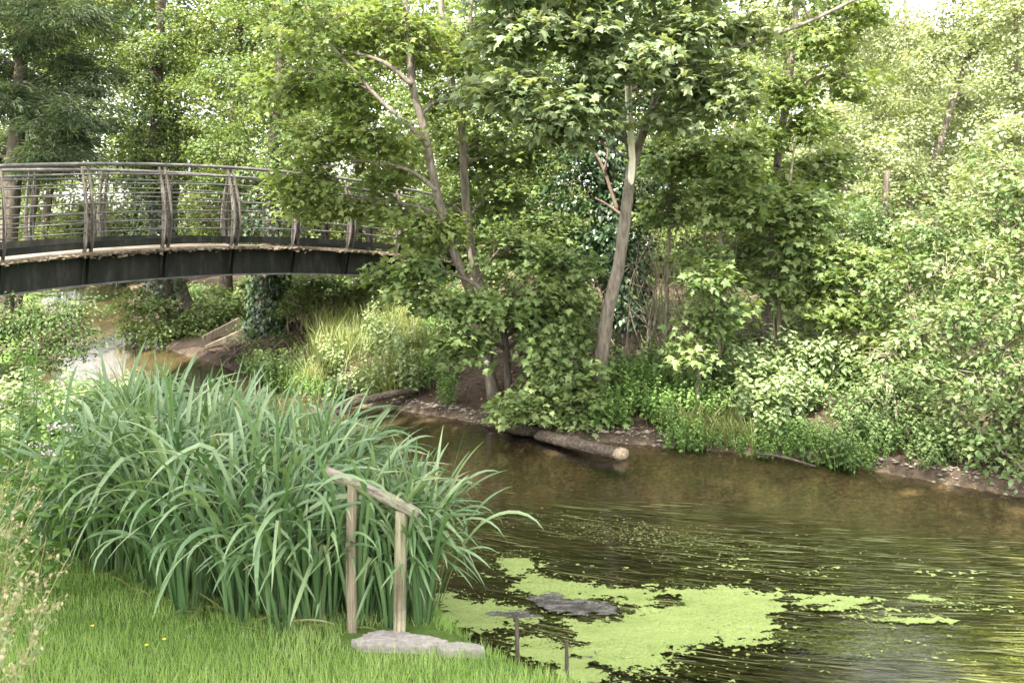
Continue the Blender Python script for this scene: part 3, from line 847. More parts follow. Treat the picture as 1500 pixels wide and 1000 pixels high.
# ------------------------------------------------------------------ herbs on the banks: one of each kind, then copies
def herb(name, nst, h, spread, leaf, tmpl, mat, lsize, pairs, lean=.35, stemr=.004):
    root = thing(name, (0, 0, 0), '', 'plant')
    st, lv = MB(), MB()
    for k in range(nst):
        a_ = RS.rand() * 2 * pi
        b0 = np.array([cos(a_), sin(a_), 0]) * spread * RS.rand() ** .6
        hh = h * (.6 + .45 * RS.rand())
        tp = b0 * (1 + lean) + np.array([RS.randn() * .08 * h, RS.randn() * .08 * h, hh])
        S = smooth_path([b0 - np.array([0, 0, .04]), b0 + (tp - b0) * .55 + np.array([0, 0, .06 * hh]), tp], 8)
        st.tube(S, np.linspace(stemr, stemr * .45, 8), 4, 0, caps=False)
        u = np.linspace(.22, 1, pairs)
        ph = RS.rand() * pi
        for i, q in enumerate(u):
            f = q * 7
            i0 = min(6, int(f))
            c = S[i0] + (S[i0 + 1] - S[i0]) * (f - i0)
            an = ph + i * pi / 2 + np.array([0, pi])
            d = np.stack([np.cos(an), np.sin(an), np.full(2, -.15 + .5 * (q > .9))], -1) + rnd(2) * .2
            s = lsize * (1.15 - .55 * q) * (.8 + .4 * RS.rand(2))
            lv.leaves(np.repeat(c[None], 2, 0), d, np.array([[0, 0, 1.0]] * 2) + d * .25 + rnd(2) * .25, s, tmpl, np.clip(np.full(2, .35 + .35 * q) + .12 * RS.randn(2), 0, 1))
    st.build('stem', M['herb'], root)
    lv.build(leaf, M[mat], root)
    return root


def tuft(name, n, h, spread, mat, wid=.5, droop=.5):
    root = thing(name, (0, 0, 0), '', 'plant')
    mb_ = MB()
    for k in range(n):
        strap(mb_, np.array([RS.randn() * spread, RS.randn() * spread, -.02]), RS.rand() * 2 * pi, h * (.5 + .6 * RS.rand()), .006 * wid * 2, .15 + .5 * RS.rand(), droop * (1 + RS.rand()), 6)
    mb_.build('blades', M[mat], root)
    return root


def strap(mb_, b0, az, L, w, lean, bend, seg, kink=None, tint=None, fold=.25):
    """a long strap leaf that rises, arches over and hangs"""
    s = np.linspace(0, 1, seg + 1)
    th = lean + bend * s ** (2.7 if seg == 18 else 2.2)
    if kink is not None:
        th = th + kink[1] * sstep(kink[0] - .06, kink[0] + .06, s)
    ds = L / seg
    r = np.concatenate([[0], np.cumsum(np.sin(th[:-1]) * ds)])
    z = np.concatenate([[0], np.cumsum(np.cos(th[:-1]) * ds)])
    d = np.array([cos(az), sin(az), 0])
    sway = RS.randn() * .07 * L
    sd = np.array([-sin(az), cos(az), 0])
    C = b0 + r[:, None] * d + z[:, None] * UP + (sway * s ** 2)[:, None] * sd
    ww = w * np.minimum(1, (1 - s) * (6.5 if seg == 18 else 3.2) + .03) ** .8 * (.8 + .2 * np.minimum(1, s * 5))
    nn = np.stack([np.cos(th), -np.sin(th)], -1)
    Nn = nn[:, :1] * d * -1 + -nn[:, 1:] * UP
    tw = RS.randn() * .2 + s * RS.randn() * .4
    S_ = np.cos(tw)[:, None] * sd + np.sin(tw)[:, None] * Nn
    V = np.stack([C - S_ * ww[:, None], C - Nn * (ww * fold)[:, None], C + S_ * ww[:, None]], 1).reshape(-1, 3)
    i = np.arange(seg)[:, None] * 3
    q = np.vstack([np.hstack([i, i + 1, i + 4, i + 3]), np.hstack([i + 1, i + 2, i + 5, i + 4])])
    t0 = np.clip(.45 + .2 * RS.randn(), 0, 1) if tint is None else tint
    tt_ = np.clip(t0 + .2 * (s - .4), 0, .87 if kink is not None or seg == 18 else 1)
    if seg == 18 and RS.rand() < .12:
        tt_[-2:] = .93 + .07 * RS.rand()          # withered tip
    mb_.add(V, [q], np.repeat(tt_, 3))


proto = {
    'nettle': [herb('nettle', 16, .55, .22, 'foliage', OVAL, 'herb', .085, 9) for _ in range(3)],
    'ground_herb': [herb('ground_herb', 26, .24, .24, 'foliage', OVAL, 'herb', .045, 6) for _ in range(3)],
    'pale_herb': [herb('pale_herb', 13, .72, .24, 'foliage', OVAL, 'herb_pale', .12, 9) for _ in range(2)],
    'bramble': [herb('bramble', 14, .45, .3, 'foliage', OVAL, 'oval', .075, 9, .9) for _ in range(2)],
    'grass_tuft': [tuft('grass_tuft', 70, .42, .07, 'bankgrass') for _ in range(2)],
    'dry_grass_tuft': [tuft('dry_grass_tuft', 80, .6, .12, 'bankgrass', .4, .35) for _ in range(2)],
}
used = {k: 0 for k in proto}


def plant(kind, x, y, s, label, group, cat='plant'):
    L = proto[kind]
    k = used[kind]; used[kind] += 1
    o = L[k] if k < len(L) else copy_tree(L[RS.randint(len(L))])
    o.location = (x, y, hz(x, y))
    o.rotation_euler = (0, 0, RS.rand() * 6.28)
    o.scale = (s, s, s * (.85 + .3 * RS.rand()))
    return tag(o, label, cat, group)


def scatter(kind, poly_px, n, smin, smax, label, group, cat='plant', zz=.3, mind=.16):
    """spread plants over the ground inside a photo-traced outline"""
    P = np.array([onz(a, b_, zz)[:2] for a, b_ in poly_px])
    lo, hi = P.min(0), P.max(0)
    got = []
    for _ in range(4000):
        if len(got) >= n: break
        q = lo + RS.rand(2) * (hi - lo)
        if not inpoly(q[:1], q[1:], P)[0]: continue
        if river_info(q[:1], q[1:])[2][0]: continue
        if got and min(np.hypot(*(q - g)) for g in got) < mind: continue
        got.append(q)
        plant(kind, q[0], q[1], smin + RS.rand() * (smax - smin), label, group, cat)
    return got


scatter('nettle', [(880, 600), (960, 545), (1060, 600), (1000, 645), (900, 630)], 26, .55, .95, 'bright green nettles at the foot of the leaning sycamore', 'nettles by the leaning sycamore', 'nettle')
scatter('ground_herb', [(950, 640), (1000, 615), (1200, 620), (1340, 660), (1420, 690), (1300, 672), (1150, 655)], 60, .7, 1.2, 'low fresh green herb along the edge of the right bank', 'low herbs along the right bank')
scatter('pale_herb', [(1090, 600), (1120, 560), (1220, 580), (1230, 620), (1130, 622)], 16, .7, 1.05, 'tall pale drooping leaved plant catching sun on the right bank', 'tall pale plants on the right bank')
scatter('pale_herb', [(950, 575), (1000, 545), (1080, 560), (1060, 590)], 9, .6, .9, 'pale leaved plant between the nettles and the thicket', 'pale plants below the thicket')
scatter('bramble', [(1210, 640), (1260, 600), (1420, 640), (1400, 690), (1280, 665)], 22, .6, 1.0, 'bramble patch plant under the right bank shrubs', 'brambles under the right shrubs', 'bramble')
scatter('bramble', [(940, 540), (1200, 520), (1240, 570), (1080, 585)], 22, .8, 1.3, 'shaded bramble at the foot of the thicket', 'brambles in the shade of the thicket', 'bramble', .5)
scatter('grass_tuft', [(980, 610), (1020, 590), (1220, 640), (1190, 655), (1030, 635)], 16, .6, 1.0, 'green grass tuft among the low herbs of the right bank', 'grass tufts on the right bank', 'grass tuft')
scatter('dry_grass_tuft', [(420, 560), (440, 470), (520, 440), (620, 440), (620, 500), (590, 545), (500, 570)], 60, .7, 1.15, 'sunlit straw coloured grass tuft on the slope under the bridge', 'dry grass tufts on the slope under the bridge', 'grass tuft', .8, .14)
scatter('pale_herb', [(420, 560), (440, 480), (520, 440), (640, 430), (610, 540), (500, 575)], 34, .5, .85, 'sunlit light green herb on the slope under the bridge', 'herbs on the slope under the bridge', 'plant', .8, .2)
scatter('ground_herb', [(330, 560), (380, 520), (440, 540), (560, 580), (500, 590), (400, 580)], 16, .8, 1.3, 'small green herb at the muddy foot of the slope under the bridge', 'herbs at the muddy foot of the slope')
scatter('bramble', [(350, 540), (370, 500), (420, 500), (430, 550)], 10, .8, 1.2, 'leafy bramble on the root tangled bank under the bridge', 'brambles on the bank under the bridge', 'bramble', .6)
scatter('nettle', [(600, 520), (640, 480), (690, 500), (650, 560)], 10, .6, .9, 'shaded nettle at the dark end of the slope under the bridge', 'shaded nettles by the soil bank', 'nettle', .5)
# plants behind the iris bed on the near bank, and tall weeds at the left edge
for k in range(16):
    x, y = -4.6 + RS.rand() * 1.7, 8.1 + RS.rand() * 1.4
    if river_info(np.array([x]), np.array([y]))[2][0]: continue
    plant('nettle', x, y, .6 + RS.rand() * .35, 'light green climbing weed behind the irises on the near bank', 'weeds behind the iris bed', 'weed')
for k in range(42):
    x, y = -3.7 - RS.rand() * 2.9, 6.2 + RS.rand() * 3.6
    plant('pale_herb', x, y, .4 + RS.rand() * .4, 'pale weedy plant at the left end of the iris bed', 'weeds left of the iris bed', 'weed')

# hemp agrimony with pinkish flower heads
def agrimony(x, y, heights, label):
    root = thing('hemp_agrimony', (x, y, hz(x, y)), label, 'plant', 'pink flowered plants at the left edge')
    st, lv = MB(), MB()
    heads = []
    for k, h in enumerate(heights):
        b0 = np.array([x + RS.randn() * .14, y + RS.randn() * .14, hz(x, y) - .03])
        tp = b0 + np.array([RS.randn() * .12 + .04, RS.randn() * .1, h])
        S = smooth_path([b0, (b0 + tp) / 2 + rnd(1)[0] * .03, tp], 10)
        st.tube(S, np.linspace(.007, .003, 10), 5, caps=False)
        for q in np.linspace(.2, .95, 11):
            c = S[int(q * 9)]
            an = RS.rand() * 6.28 + np.arange(4) * pi / 2
            d = np.stack([np.cos(an), np.sin(an), np.full(4, -.1)], -1) + .2 * rnd(4)
            lv.leaves(np.repeat(c[None], 4, 0) + .01 * rnd(4), d, np.array([[0, 0, 1.0]] * 4) + .3 * rnd(4), .13 * (1.2 - .6 * q) * (.7 + .5 * RS.rand(4)), LANCE, np.clip(.4 + .15 * RS.randn(4), 0, 1), 1.3)
        for j in range(2 if RS.rand() < .35 else 0):
            c = tp + np.array([RS.randn() * .04, RS.randn() * .04, RS.randn() * .025])
            st.tube(np.array([tp - UP * .12, (tp + c) / 2 - UP * .03, c]), .002, 3, caps=False)
            m_ = 22
            pp = c + rnd(m_) * np.array([.024, .024, .010])
            fl = MB(); heads.append(fl)
            fl.leaves(pp, rnd(m_), UP + .8 * rnd(m_), .016, RHOMB, RS.rand(m_))
    st.build('stem', M['herb'], root); lv.build('foliage', M['herb'], root); [f_.build('flower_head', M['pink'], root) for f_ in heads]


agrimony(-2.95, 5.35, [1.5, 1.25, 1.1, .9], 'tall leafy plant with mauve pink flower heads under the left bridge end')
agrimony(-2.55, 4.75, [1.05, .9, .8], 'shorter mauve flowered plant at the left edge beside the iris bed')
agrimony(-3.6, 6.0, [1.3, 1.2, 1.0], 'mauve flowered plant furthest back at the left edge')


# wild stalks with seed heads, close to the camera
def wild_stalk(x, y, n, h, label):
    root = thing('dock', (x, y, hz(x, y)), label, 'weed', 'seeding weeds at the left edge')
    st, lv, sd = MB(), MB(), MB()
    for k in range(n):
        b0 = np.array([x + RS.randn() * .1, y + RS.randn() * .12, hz(x, y) - .03])
        tp = b0 + np.array([.12 + RS.randn() * .16, RS.randn() * .12, h * (.65 + .5 * RS.rand())])
        S = smooth_path([b0, (b0 + tp) / 2 + np.array([-.03, 0, .04]), tp], 12)
        st.tube(S, np.linspace(.0035, .0012, 12), 4, caps=False)
        for j in range(8):
            q = .25 + .75 * RS.rand()
            c = S[int(q * 11)]
            a_ = RS.rand() * 6.28
            e = c + np.array([cos(a_) * .09, sin(a_) * .09, .05 + .05 * RS.rand()]) * (1.2 - .5 * q)
            st.tube(np.array([c, (c + e) / 2 + UP * .005, e]), .0011, 3, caps=False)
            m_ = 5
            u = RS.rand(m_, 1)
            sd.leaves(c + (e - c) * u + .008 * rnd(m_), rnd(m_) + UP, rnd(m_), .012 + .014 * RS.rand(m_), RHOMB, RS.rand(m_))
            d = (e - c)[None] + .03 * rnd(2)
            lv.leaves(np.repeat(c[None], 2, 0), d, UP + .5 * rnd(2), .045 * (1.4 - .8 * q) * np.ones(2), LANCE, np.clip(.5 + .2 * RS.randn(2), 0, 1), 1.2)
    st.build('stem', M['seed'], root); lv.build('foliage', M['herb_pale'], root); sd.build('seed_spray', M['seed'], root)


wild_stalk(-2.1, 3.6, 6, .66, 'tangle of seeding weed stalks in front of the lawn edge at far left')
wild_stalk(-1.9, 3.15, 3, .45, 'nearest thin seeding weed stalks at the lower left edge')
wild_stalk(-2.55, 4.3, 12, .75, 'seeding weed stalks between the lawn and the mauve flowers')

# ------------------------------------------------------------------ the iris bed
def iris_proto(n, L, lean, arch=.3):
    mb_ = MB()
    for k in range(n):
        az = RS.rand() * 2 * pi
        fan = .02 + .09 * RS.rand() ** .7
        b0 = np.array([cos(az) * fan, sin(az) * fan, -.04])
        kk = (.5 + .3 * RS.rand(), .9 + 1.0 * RS.rand()) if RS.rand() < .35 else None
        strap(mb_, b0, az + RS.randn() * .5, L * (.66 + .52 * RS.rand()), .0125 * (.65 + .6 * RS.rand()), .02 + lean * RS.rand(), (arch + 2.7 * RS.rand() ** (1.1 if arch < .5 else .85)) * (.4 if kk else 1), 18, kk)
    return mb_


ip = []
for k in range(7):
    me = iris_proto(33, 1.12 + .06 * (k % 3), .24 + .05 * (k % 4)).mesh('iris', M['iris'])
    ip.append(me)


ipf = [iris_proto(34, 1.2 + .06 * k, .36, .8).mesh('iris', M['iris']) for k in range(4)]


def iris(x, y, s, label, group, tiltv=(0, 0), pool=None):
    pool = pool or ip
    o = bpy.data.objects.new('iris', pool[RS.randint(len(pool))])
    COL.objects.link(o)
    o.location = (x, y, max(hz(x, y), -.02))
    o.rotation_euler = (tiltv[1], tiltv[0], RS.rand() * 6.28)
    o.scale = (s, s, s * (.92 + .16 * RS.rand()))
    tag(o, label, 'iris', group)


FRONT = np.array([(-2.75, 5.35), (-2.2, 5.05), (-1.7, 4.75), (-1.3, 4.62), (-.98, 4.62)])
for i in range(15):
    u = i / 14 * 4
    k = min(3, int(u)); q = FRONT[k] + (FRONT[k + 1] - FRONT[k]) * (u - k)
    iris(q[0] + RS.randn() * .05, q[1] + RS.randn() * .06, .72 + .16 * RS.rand(), 'arching iris clump in the front row along the lawn edge', 'irises along the lawn edge', pool=ipf)
n = 0
while n < 72:
    x, y = -4.3 + 3.9 * RS.rand(), 4.7 + 3.3 * RS.rand()
    front = np.interp(x, FRONT[:, 0], FRONT[:, 1]) + .2
    dn_, df_, ins_ = river_info(np.array([x]), np.array([y]))
    if y < front or ins_[0] or dn_[0] < .25: continue
    if x < -2.62 - .33 * (y - 5.3): continue
    iris(x, y, (.9 - .05 * (y - 5)) * (.86 + .2 * RS.rand()), 'tall iris clump in the body of the dense bed', 'irises in the middle of the bed')
    n += 1
for x, y in [(-.64, 4.84), (-.56, 4.9), (-.6, 5.1), (-.72, 5.0), (-.72, 5.3), (-.88, 5.5), (-.96, 5.8), (-.5, 4.78), (-1.1, 6.1), (-.54, 5.0)]:
    iris(x, y, .64 + .16 * RS.rand(), 'iris clump leaning out over the water right of the wooden handrail', 'irises leaning over the water', (.10 + .08 * RS.rand(), .05))
for x, y in [(-.72, 4.86), (-.62, 4.95), (-.95, 4.92), (-.82, 5.0), (-.62, 4.7), (-.47, 4.72), (-.8, 4.72)]:
    iris(x, y, .66 + .12 * RS.rand(), 'iris clump growing between the two handrail posts', 'irises between the handrail posts')

# ------------------------------------------------------------------ lawn
mb = MB()
N = 190000
x = -5.2 + 6.6 * RS.rand(N); y = 2.9 + 5.0 * RS.rand(N) ** 1.6
vis = (np.abs(x) < .62 * y + .3)
x, y = x[vis], y[vis]
dn_, df_, ins_ = river_info(x, y)
fr_ = np.interp(x, [-5.6] + list(FRONT[:, 0]), [9.0] + list(FRONT[:, 1])) + .12
ok = (~ins_) & (dn_ > .02) & ((y < fr_) | (x > -.9)) & ~((((x + .58) / .3) ** 2 + ((y - 4.47) / .17) ** 2) < 1) & ~((((x + .27) / .15) ** 2 + ((y - 4.45) / .1) ** 2) < 1)
x, y, dn_ = x[ok], y[ok], dn_[ok]
z = height(x, y)
n = len(x)
a_ = RS.rand(n) * 2 * pi
tip = np.stack([np.cos(a_) * .7, np.sin(a_) * .7, .35 + RS.rand(n)], -1)
nor = np.stack([-np.cos(a_), -np.sin(a_), .35 * np.ones(n)], -1) + .3 * rnd(n)
patch = fbm(x, y, 2.2, 4, 4)
sz = (.04 + .045 * RS.rand(n)) * (.55 + .9 * patch) * (1 + .5 * np.exp(-dn_ / .12))
mb.leaves(np.stack([x, y, z - .004], -1), tip, nor, sz, BLADE, np.clip(.58 + .9 * (patch - .5) + .22 * RS.randn(n), 0, 1), .62)
tag(mb.build('lawn_grass', M['grass']), 'short fresh green lawn grass on the near bank', 'grass', kind='stuff')

# withered straw and old leaves lying at the foot of the irises
mb = MB()
for k in range(60):
    u = RS.rand() * 4
    j = min(3, int(u)); q = FRONT[j] + (FRONT[j + 1] - FRONT[j]) * (u - j)
    x, y = q[0] + RS.randn() * .06, q[1] - .02 + RS.randn() * .07
    strap(mb, np.array([x, y, hz(x, y) + .01]), RS.rand() * 6.28, .12 + .3 * RS.rand(), .004 + .005 * RS.rand(), .9 + .5 * RS.rand(), .3 + .5 * RS.rand(), 6)
tag(mb.build('withered_leaves', M['bankgrass']), 'withered straw coloured leaves lying at the foot of the irises', 'dead leaves', kind='stuff')

# a few buttercups in the lawn
for k, (a, b_) in enumerate([(133, 934), (212, 954), (238, 943)]):
    c = onz(a, b_, .42); z0 = hz(c[0], c[1])
    r = thing('buttercup', (c[0], c[1], z0), 'tiny yellow buttercup in the short lawn grass', 'flower', 'buttercups in the lawn')
    st = MB(); st.tube(np.array([(c[0], c[1], z0 - .01), (c[0] + .004, c[1], z0 + .04), (c[0] + .008, c[1], z0 + .075)]), .0012, 4)
    st.build('stem', M['herb'], r)
    an = np.arange(5) * 1.2566
    pt = MB(); pt.leaves(np.repeat(np.array([[c[0] + .008, c[1], z0 + .075]]), 5, 0), np.stack([np.cos(an), np.sin(an), np.full(5, .5)], -1), np.stack([-np.cos(an) * .5, -np.sin(an) * .5, np.ones(5)], -1), np.full(5, .011), OVAL, np.full(5, .5), 1.3)
    pt.build('petals', M['buttercup'], r)
# ------------------------------------------------------------------ wooden handrail, stones, stakes, logs
def timber(path, r, mat, name, parent=None, sides=12, wob=.05, n=14):
    if mat == 'log':
        sides, n, wob = 22, 44, .13
    mb_ = MB()
    S = smooth_path(path, n)
    R = np.broadcast_to(np.asarray(r, float), (n,)) if np.ndim(r) == 0 else np.interp(np.linspace(0, 1, n), np.linspace(0, 1, len(r)), r)
    mb_.tube(S, R, sides, wob, squash=(1.15, .72) if mat == 'log' else None)
    return mb_.build(name, M[mat], parent, True)


p1 = at(585, 918, 4.5); p2 = at(518, 926, 4.58)
h_ = thing('wooden_handrail', (p1[0], p1[1], hz(p1[0], p1[1])), 'rustic round timber handrail sloping down among the irises by the stone step', 'handrail')
timber([p1 - UP * .12, at(586, 840, 4.5), at(588, 748, 4.5)], .032, 'post', 'post', h_)
timber([p2 - UP * .12, at(514, 820, 4.58), at(517, 705, 4.56)], .028, 'post_dark', 'post', h_)
timber([at(478, 690, 4.62), at(525, 711, 4.56), at(575, 733, 4.5), at(613, 753, 4.46)], [.027, .03, .03, .027], 'railwood', 'top_rail', h_)


def stone(label, c, outline, hgt, seed):
    """flat irregular slab: outline in metres round c, slightly domed and chipped"""
    R_ = np.random.RandomState(seed)
    n = 56
    O_ = smooth_path([(a, b_, 0) for a, b_ in outline + outline[:1]], n + 1)[:n]
    O_[:, :2] *= 1 + .035 * R_.randn(n, 1)
    rings = []
    for f, zz in ((1.0, -.6), (1.0, .72), (.985, .95), (.94, 1.0), (.72, 1.0), (.4, 1.0)):
        q_ = O_ * f
        q_ = np.stack([c[0] + q_[:, 0], c[1] + q_[:, 1], c[2] + hgt * zz + .012 * (fbm(q_[:, 0] + seed, q_[:, 1], 9, 3, seed) - .5) + .0012 * R_.randn(n) + .12 * q_[:, 1]], -1)
        rings.append(q_)
    V = np.vstack(rings + [rings[-1].mean(0)[None]])
    q = [(j * n + i, j * n + (i + 1) % n, j * n + n + (i + 1) % n, j * n + n + i) for j in range(len(rings) - 1) for i in range(n)]
    o_ = (len(rings) - 1) * n
    mb_ = MB()
    mb_.add(V, [q, [(o_ + i, o_ + (i + 1) % n, len(V) - 1) for i in range(n)]])
    tag(mb_.build('stone', M['stone'], None, False), label, 'stone', 'stones at the foot of the handrail')


for lb, (a, b_), r, hh, sd in [('large flat pale stone step at the foot of the handrail post', (580, 938), [(-.21, .0), (-.13, .07), (.0, .085), (.09, .05), (.25, .0), (.2, -.05), (.02, -.055), (-.17, -.04)], .04, 1), ('smaller flat stone right of the big step by the water', (672, 946), [(-.11, .015), (-.03, .04), (.08, .025), (.13, -.01), (.06, -.035), (-.08, -.03)], .035, 2)]:
    c = onz(a, b_, .34)
    stone(lb, np.array([c[0], c[1], hz(c[0], c[1]) + .004]), r, hh, sd)
for lb, (a, b_), top, Y_ in [('short square stake standing at the lawn edge left of its twin', (757, 950), 905, 4.55), ('short stake at the lawn edge in front of the duckweed', (830, 970), 940, 4.4)]:
    mb_ = MB()
    t_ = at(a, top, Y_); 
    b0 = np.array([t_[0], t_[1], min(hz(t_[0], t_[1]), 0) - .1])
    H = t_[2] - b0[2]
    mb_.tube(np.array([b0, b0 + UP * H * .5 + np.array([.004, 0, 0]), t_]), [.015, .014, .009], 5, .12)
    tag(mb_.build('stake', M['bark_dark']), lb, 'stake', 'stakes at the lawn edge')

# logs on the far shore
lg = thing('log', onz(860, 655), 'cut log lying half in the water below the leaning sycamore', 'log')
timber([onz(792, 637, .05), onz(850, 652, .06), onz(905, 664, .05)], [.085, .08, .085], 'log', 'bark', lg, 14, .1, 16)
e1 = onz(905, 664, .05); e0 = onz(850, 652, .06)
dr = nrm(e1 - e0)
mb_ = MB(); mb_.tube(np.array([e1 - dr * .005, e1 + dr * .03, e1 + dr * .07, e1 + dr * .09, e1 + dr * .1]), [.081, .086, .083, .06, .03], 22, .16, squash=(1.15, .72))
mb_.build('cut_end', M['log_end'], lg, True)
tag(timber([onz(735, 622, .0), onz(765, 627, .07), onz(790, 634, .03)], [.10, .11, .06], 'log', 'log'), 'stubby dark rotten log at the waterline beneath the hanging leaves', 'log')
tag(timber([onz(455, 603, .05), onz(510, 592, .13), onz(560, 580, .20), onz(612, 570, .2)], [.035, .06, .065, .05], 'log', 'log'), 'long driftwood log slanting up the muddy shore', 'log')
tag(timber([onz(440, 608, .02), onz(490, 604, .05), onz(540, 600, .03)], [.04, .05, .03], 'log', 'log'), 'thin light driftwood log lying in the shallows below the long one', 'log')
tag(timber([onz(1110, 664, .06), onz(1150, 670, .12), onz(1195, 683, .03)], [.012, .02, .012], 'log', 'branch'), 'thin dead branch lying on the pebbly edge of the right bank', 'branch')
# timber boards on the eroded bank under the bridge
for lb, a, b_, Y_ in [('upper timber board sloping up the bank under the bridge', (298, 498), (352, 470), 17.0), ('lower timber board sloping up the bank under the bridge', (302, 512), (378, 478), 16.5)]:
    mb_ = MB()
    u, v = at(*a, Y_), at(*b_, Y_ + .5)
    d = nrm(v - u); up_ = nrm(UP - d * d[2]); sd_ = np.cross(d, up_)
    mb_.box((u + v) / 2, d * np.linalg.norm(v - u) / 2, sd_ * .03, up_ * .075)
    tag(mb_.build('timber_board', M['post_dark']), lb, 'board', 'timber boards under the bridge')
# roots on the undercut bank
mb_ = MB()
for k in range(26):
    a = at(320 + 90 * RS.rand(), 515 + 30 * RS.rand(), 15.2 + RS.rand()); a[2] = hz(a[0], a[1]) + .1
    b2 = a + np.array([RS.randn() * .4, -.1 - .3 * RS.rand(), -.1 - .15 * RS.rand()])
    mb_.tube(smooth_path([a, (a + b2) / 2 + rnd(1)[0] * .08, b2], 8), np.linspace(.02, .006, 8), 5, caps=False)
tag(mb_.build('tree_roots', M['bark_red']), 'tangle of exposed roots on the eroded bank under the bridge', 'roots', kind='stuff')
# dead brush inside the thicket: bare pale stems
for lb, p0, Y_, nn, hh in [('pale dry brush of thin bare stems in the thicket behind the leaning sycamore', (985, 530), 11.9, 26, 2.3), ('bare twiggy brush deep in the thicket right of centre', (1120, 520), 12.2, 22, 1.9),
                           ('hanging dry vine tangle beside the ivy column', (955, 470), 12.0, 14, 2.6)]:
    b0 = at(*p0, Y_); b0[2] = hz(b0[0], b0[1]) - .03
    mb_ = MB()
    for k in range(nn):
        s0 = b0 + np.array([RS.randn() * .35, RS.randn() * .3, 0])
        e = s0 + np.array([RS.randn() * .4, RS.randn() * .25, hh * (.4 + .6 * RS.rand())])
        S = smooth_path([s0, (s0 + e) / 2 + rnd(1)[0] * .12, e], 12)
        mb_.tube(S, np.linspace(.009 + .008 * RS.rand(), .003, 12), 5, .1, caps=False)
        for j in range(5):
            c = S[4 + RS.randint(8)]
            mb_.tube(np.array([c, c + rnd(1)[0] * .12 + UP * .06, c + rnd(1)[0] * .3 + UP * .1]), [.004, .003, .0015], 3, caps=False)
    tag(mb_.build('dry_brush', M['twig']), lb, 'brush', 'dry brush in the thicket')

# ------------------------------------------------------------------ river weed, duckweed, debris
def flow(x, y):
    """stream direction: parallel to the banks, swinging left to right"""
    a_ = np.interp(x, [-1, 1, 3, 6], [radians(-36), radians(-19), radians(-9), radians(-12)])
    return np.stack([np.cos(a_), np.sin(a_)], -1)


mb = MB()
N = 34000
x = -.6 + 6.6 * RS.rand(N); y = 3.9 + 4.4 * RS.rand(N)
dn_, df_, ins_ = river_info(x, y)
dens = fbm(x * .7, y * 1.9, 1.3, 3, 12)
lim = np.interp(x, [-.5, .5, 2, 4, 6], [7.7, 7.7, 7.3, 6.5, 5.9])
ok = ins_ & (dn_ > .1) & (df_ > .5) & (y < lim + .25 * RS.randn(N)) & (dens + .12 * RS.randn(N) > .43)
x, y, dens = x[ok], y[ok], dens[ok]
n = len(x); seg = 7
L = .25 + .75 * RS.rand(n)
pts = np.zeros((n, seg + 1, 3))
cx, cyy = x.copy(), y.copy()
ph = RS.rand(n) * 6.28
zz = -.035 + .034 * RS.rand(n)
wv = (RS.randn(n) * .09)
for s in range(seg + 1):
    pts[:, s, 0], pts[:, s, 1] = cx, cyy
    pts[:, s, 2] = np.minimum(zz + .012 * np.sin(ph + s * .9), .0025)
    d = flow(cx, cyy)
    an = wv + .10 * np.sin(ph + s * .8)
    cx = cx + (d[:, 0] - d[:, 1] * an) * L / seg
    cyy = cyy + (d[:, 1] + d[:, 0] * an) * L / seg
d = flow(x, y)
sd_ = np.stack([-d[:, 1], d[:, 0], .25 * RS.randn(n)], -1)
wd = (.0016 + .0026 * RS.rand(n))[:, None] * np.sin(np.linspace(.25, pi - .08, seg + 1))[None]
Lf = pts - sd_[:, None] * wd[..., None]; Rt = pts + sd_[:, None] * wd[..., None]
V = np.stack([Lf, Rt], 2).reshape(-1, 3)
i = (np.arange(n)[:, None] * (seg + 1) + np.arange(seg)[None]).reshape(-1, 1) * 2
tt = np.clip(.35 + 1.0 * (dens - .5) + .22 * RS.randn(n) + .3 * (zz > -.004), 0, 1)
mb.add(V, [np.hstack([i, i + 1, i + 3, i + 2])], np.repeat(tt, (seg + 1) * 2))
tag(mb.build('water_weed', M['weed']), 'long trailing green water weed combed by the current', 'water weed', kind='stuff')

DW = [[(722, 808), (780, 812), (790, 825), (764, 838), (820, 846), (880, 858), (960, 866), (985, 876), (950, 890), (915, 884), (865, 880), (820, 880), (770, 872), (748, 860), (760, 848), (735, 838), (718, 822)],
      [(985, 866), (1060, 862), (1110, 870), (1150, 876), (1150, 895), (1120, 915), (1070, 935), (1030, 950), (980, 960), (1000, 975), (960, 985), (900, 990), (860, 975), (815, 955), (770, 948), (800, 940), (850, 945), (830, 920), (820, 908), (880, 905), (930, 895), (985, 890)],
      [(745, 930), (810, 935), (850, 955), (900, 985), (930, 1010), (850, 1010), (760, 960)],
      [(640, 860), (700, 880), (760, 885), (790, 905), (750, 925), (690, 930), (640, 910)],
      [(1150, 868), (1290, 880), (1310, 892), (1170, 894)], [(1320, 866), (1430, 883), (1425, 893), (1330, 880)], [(1240, 903), (1340, 903), (1390, 912), (1300, 917)], [(1040, 940), (1120, 925), (1150, 940), (1080, 960)], [(1020, 900), (1120, 890), (1140, 920), (1060, 950)]]
cell = .009
x0, x1, y0, y1 = -.6, 3.4, 4.25, 6.4
gx_, gy_ = np.arange(x0, x1, cell), np.arange(y0, y1, cell)
X, Y = np.meshgrid(gx_, gy_)
f = np.zeros(X.shape)
for P in DW:
    W = np.array([onz(a, b_)[:2] for a, b_ in P])
    dd = polydist(X.ravel(), Y.ravel(), np.vstack([W, W[:1]])).reshape(X.shape)
    inn = inpoly(X.ravel(), Y.ravel(), W).reshape(X.shape)
    f = np.maximum(f, np.where(inn, .5 + dd * 7, .5 - dd * 6))
stre = fbm(X * .45 + Y * .2, Y * 1.7 - X * .2, 9, 4, 2)
fine = fbm(X, Y, 34, 3, 8)
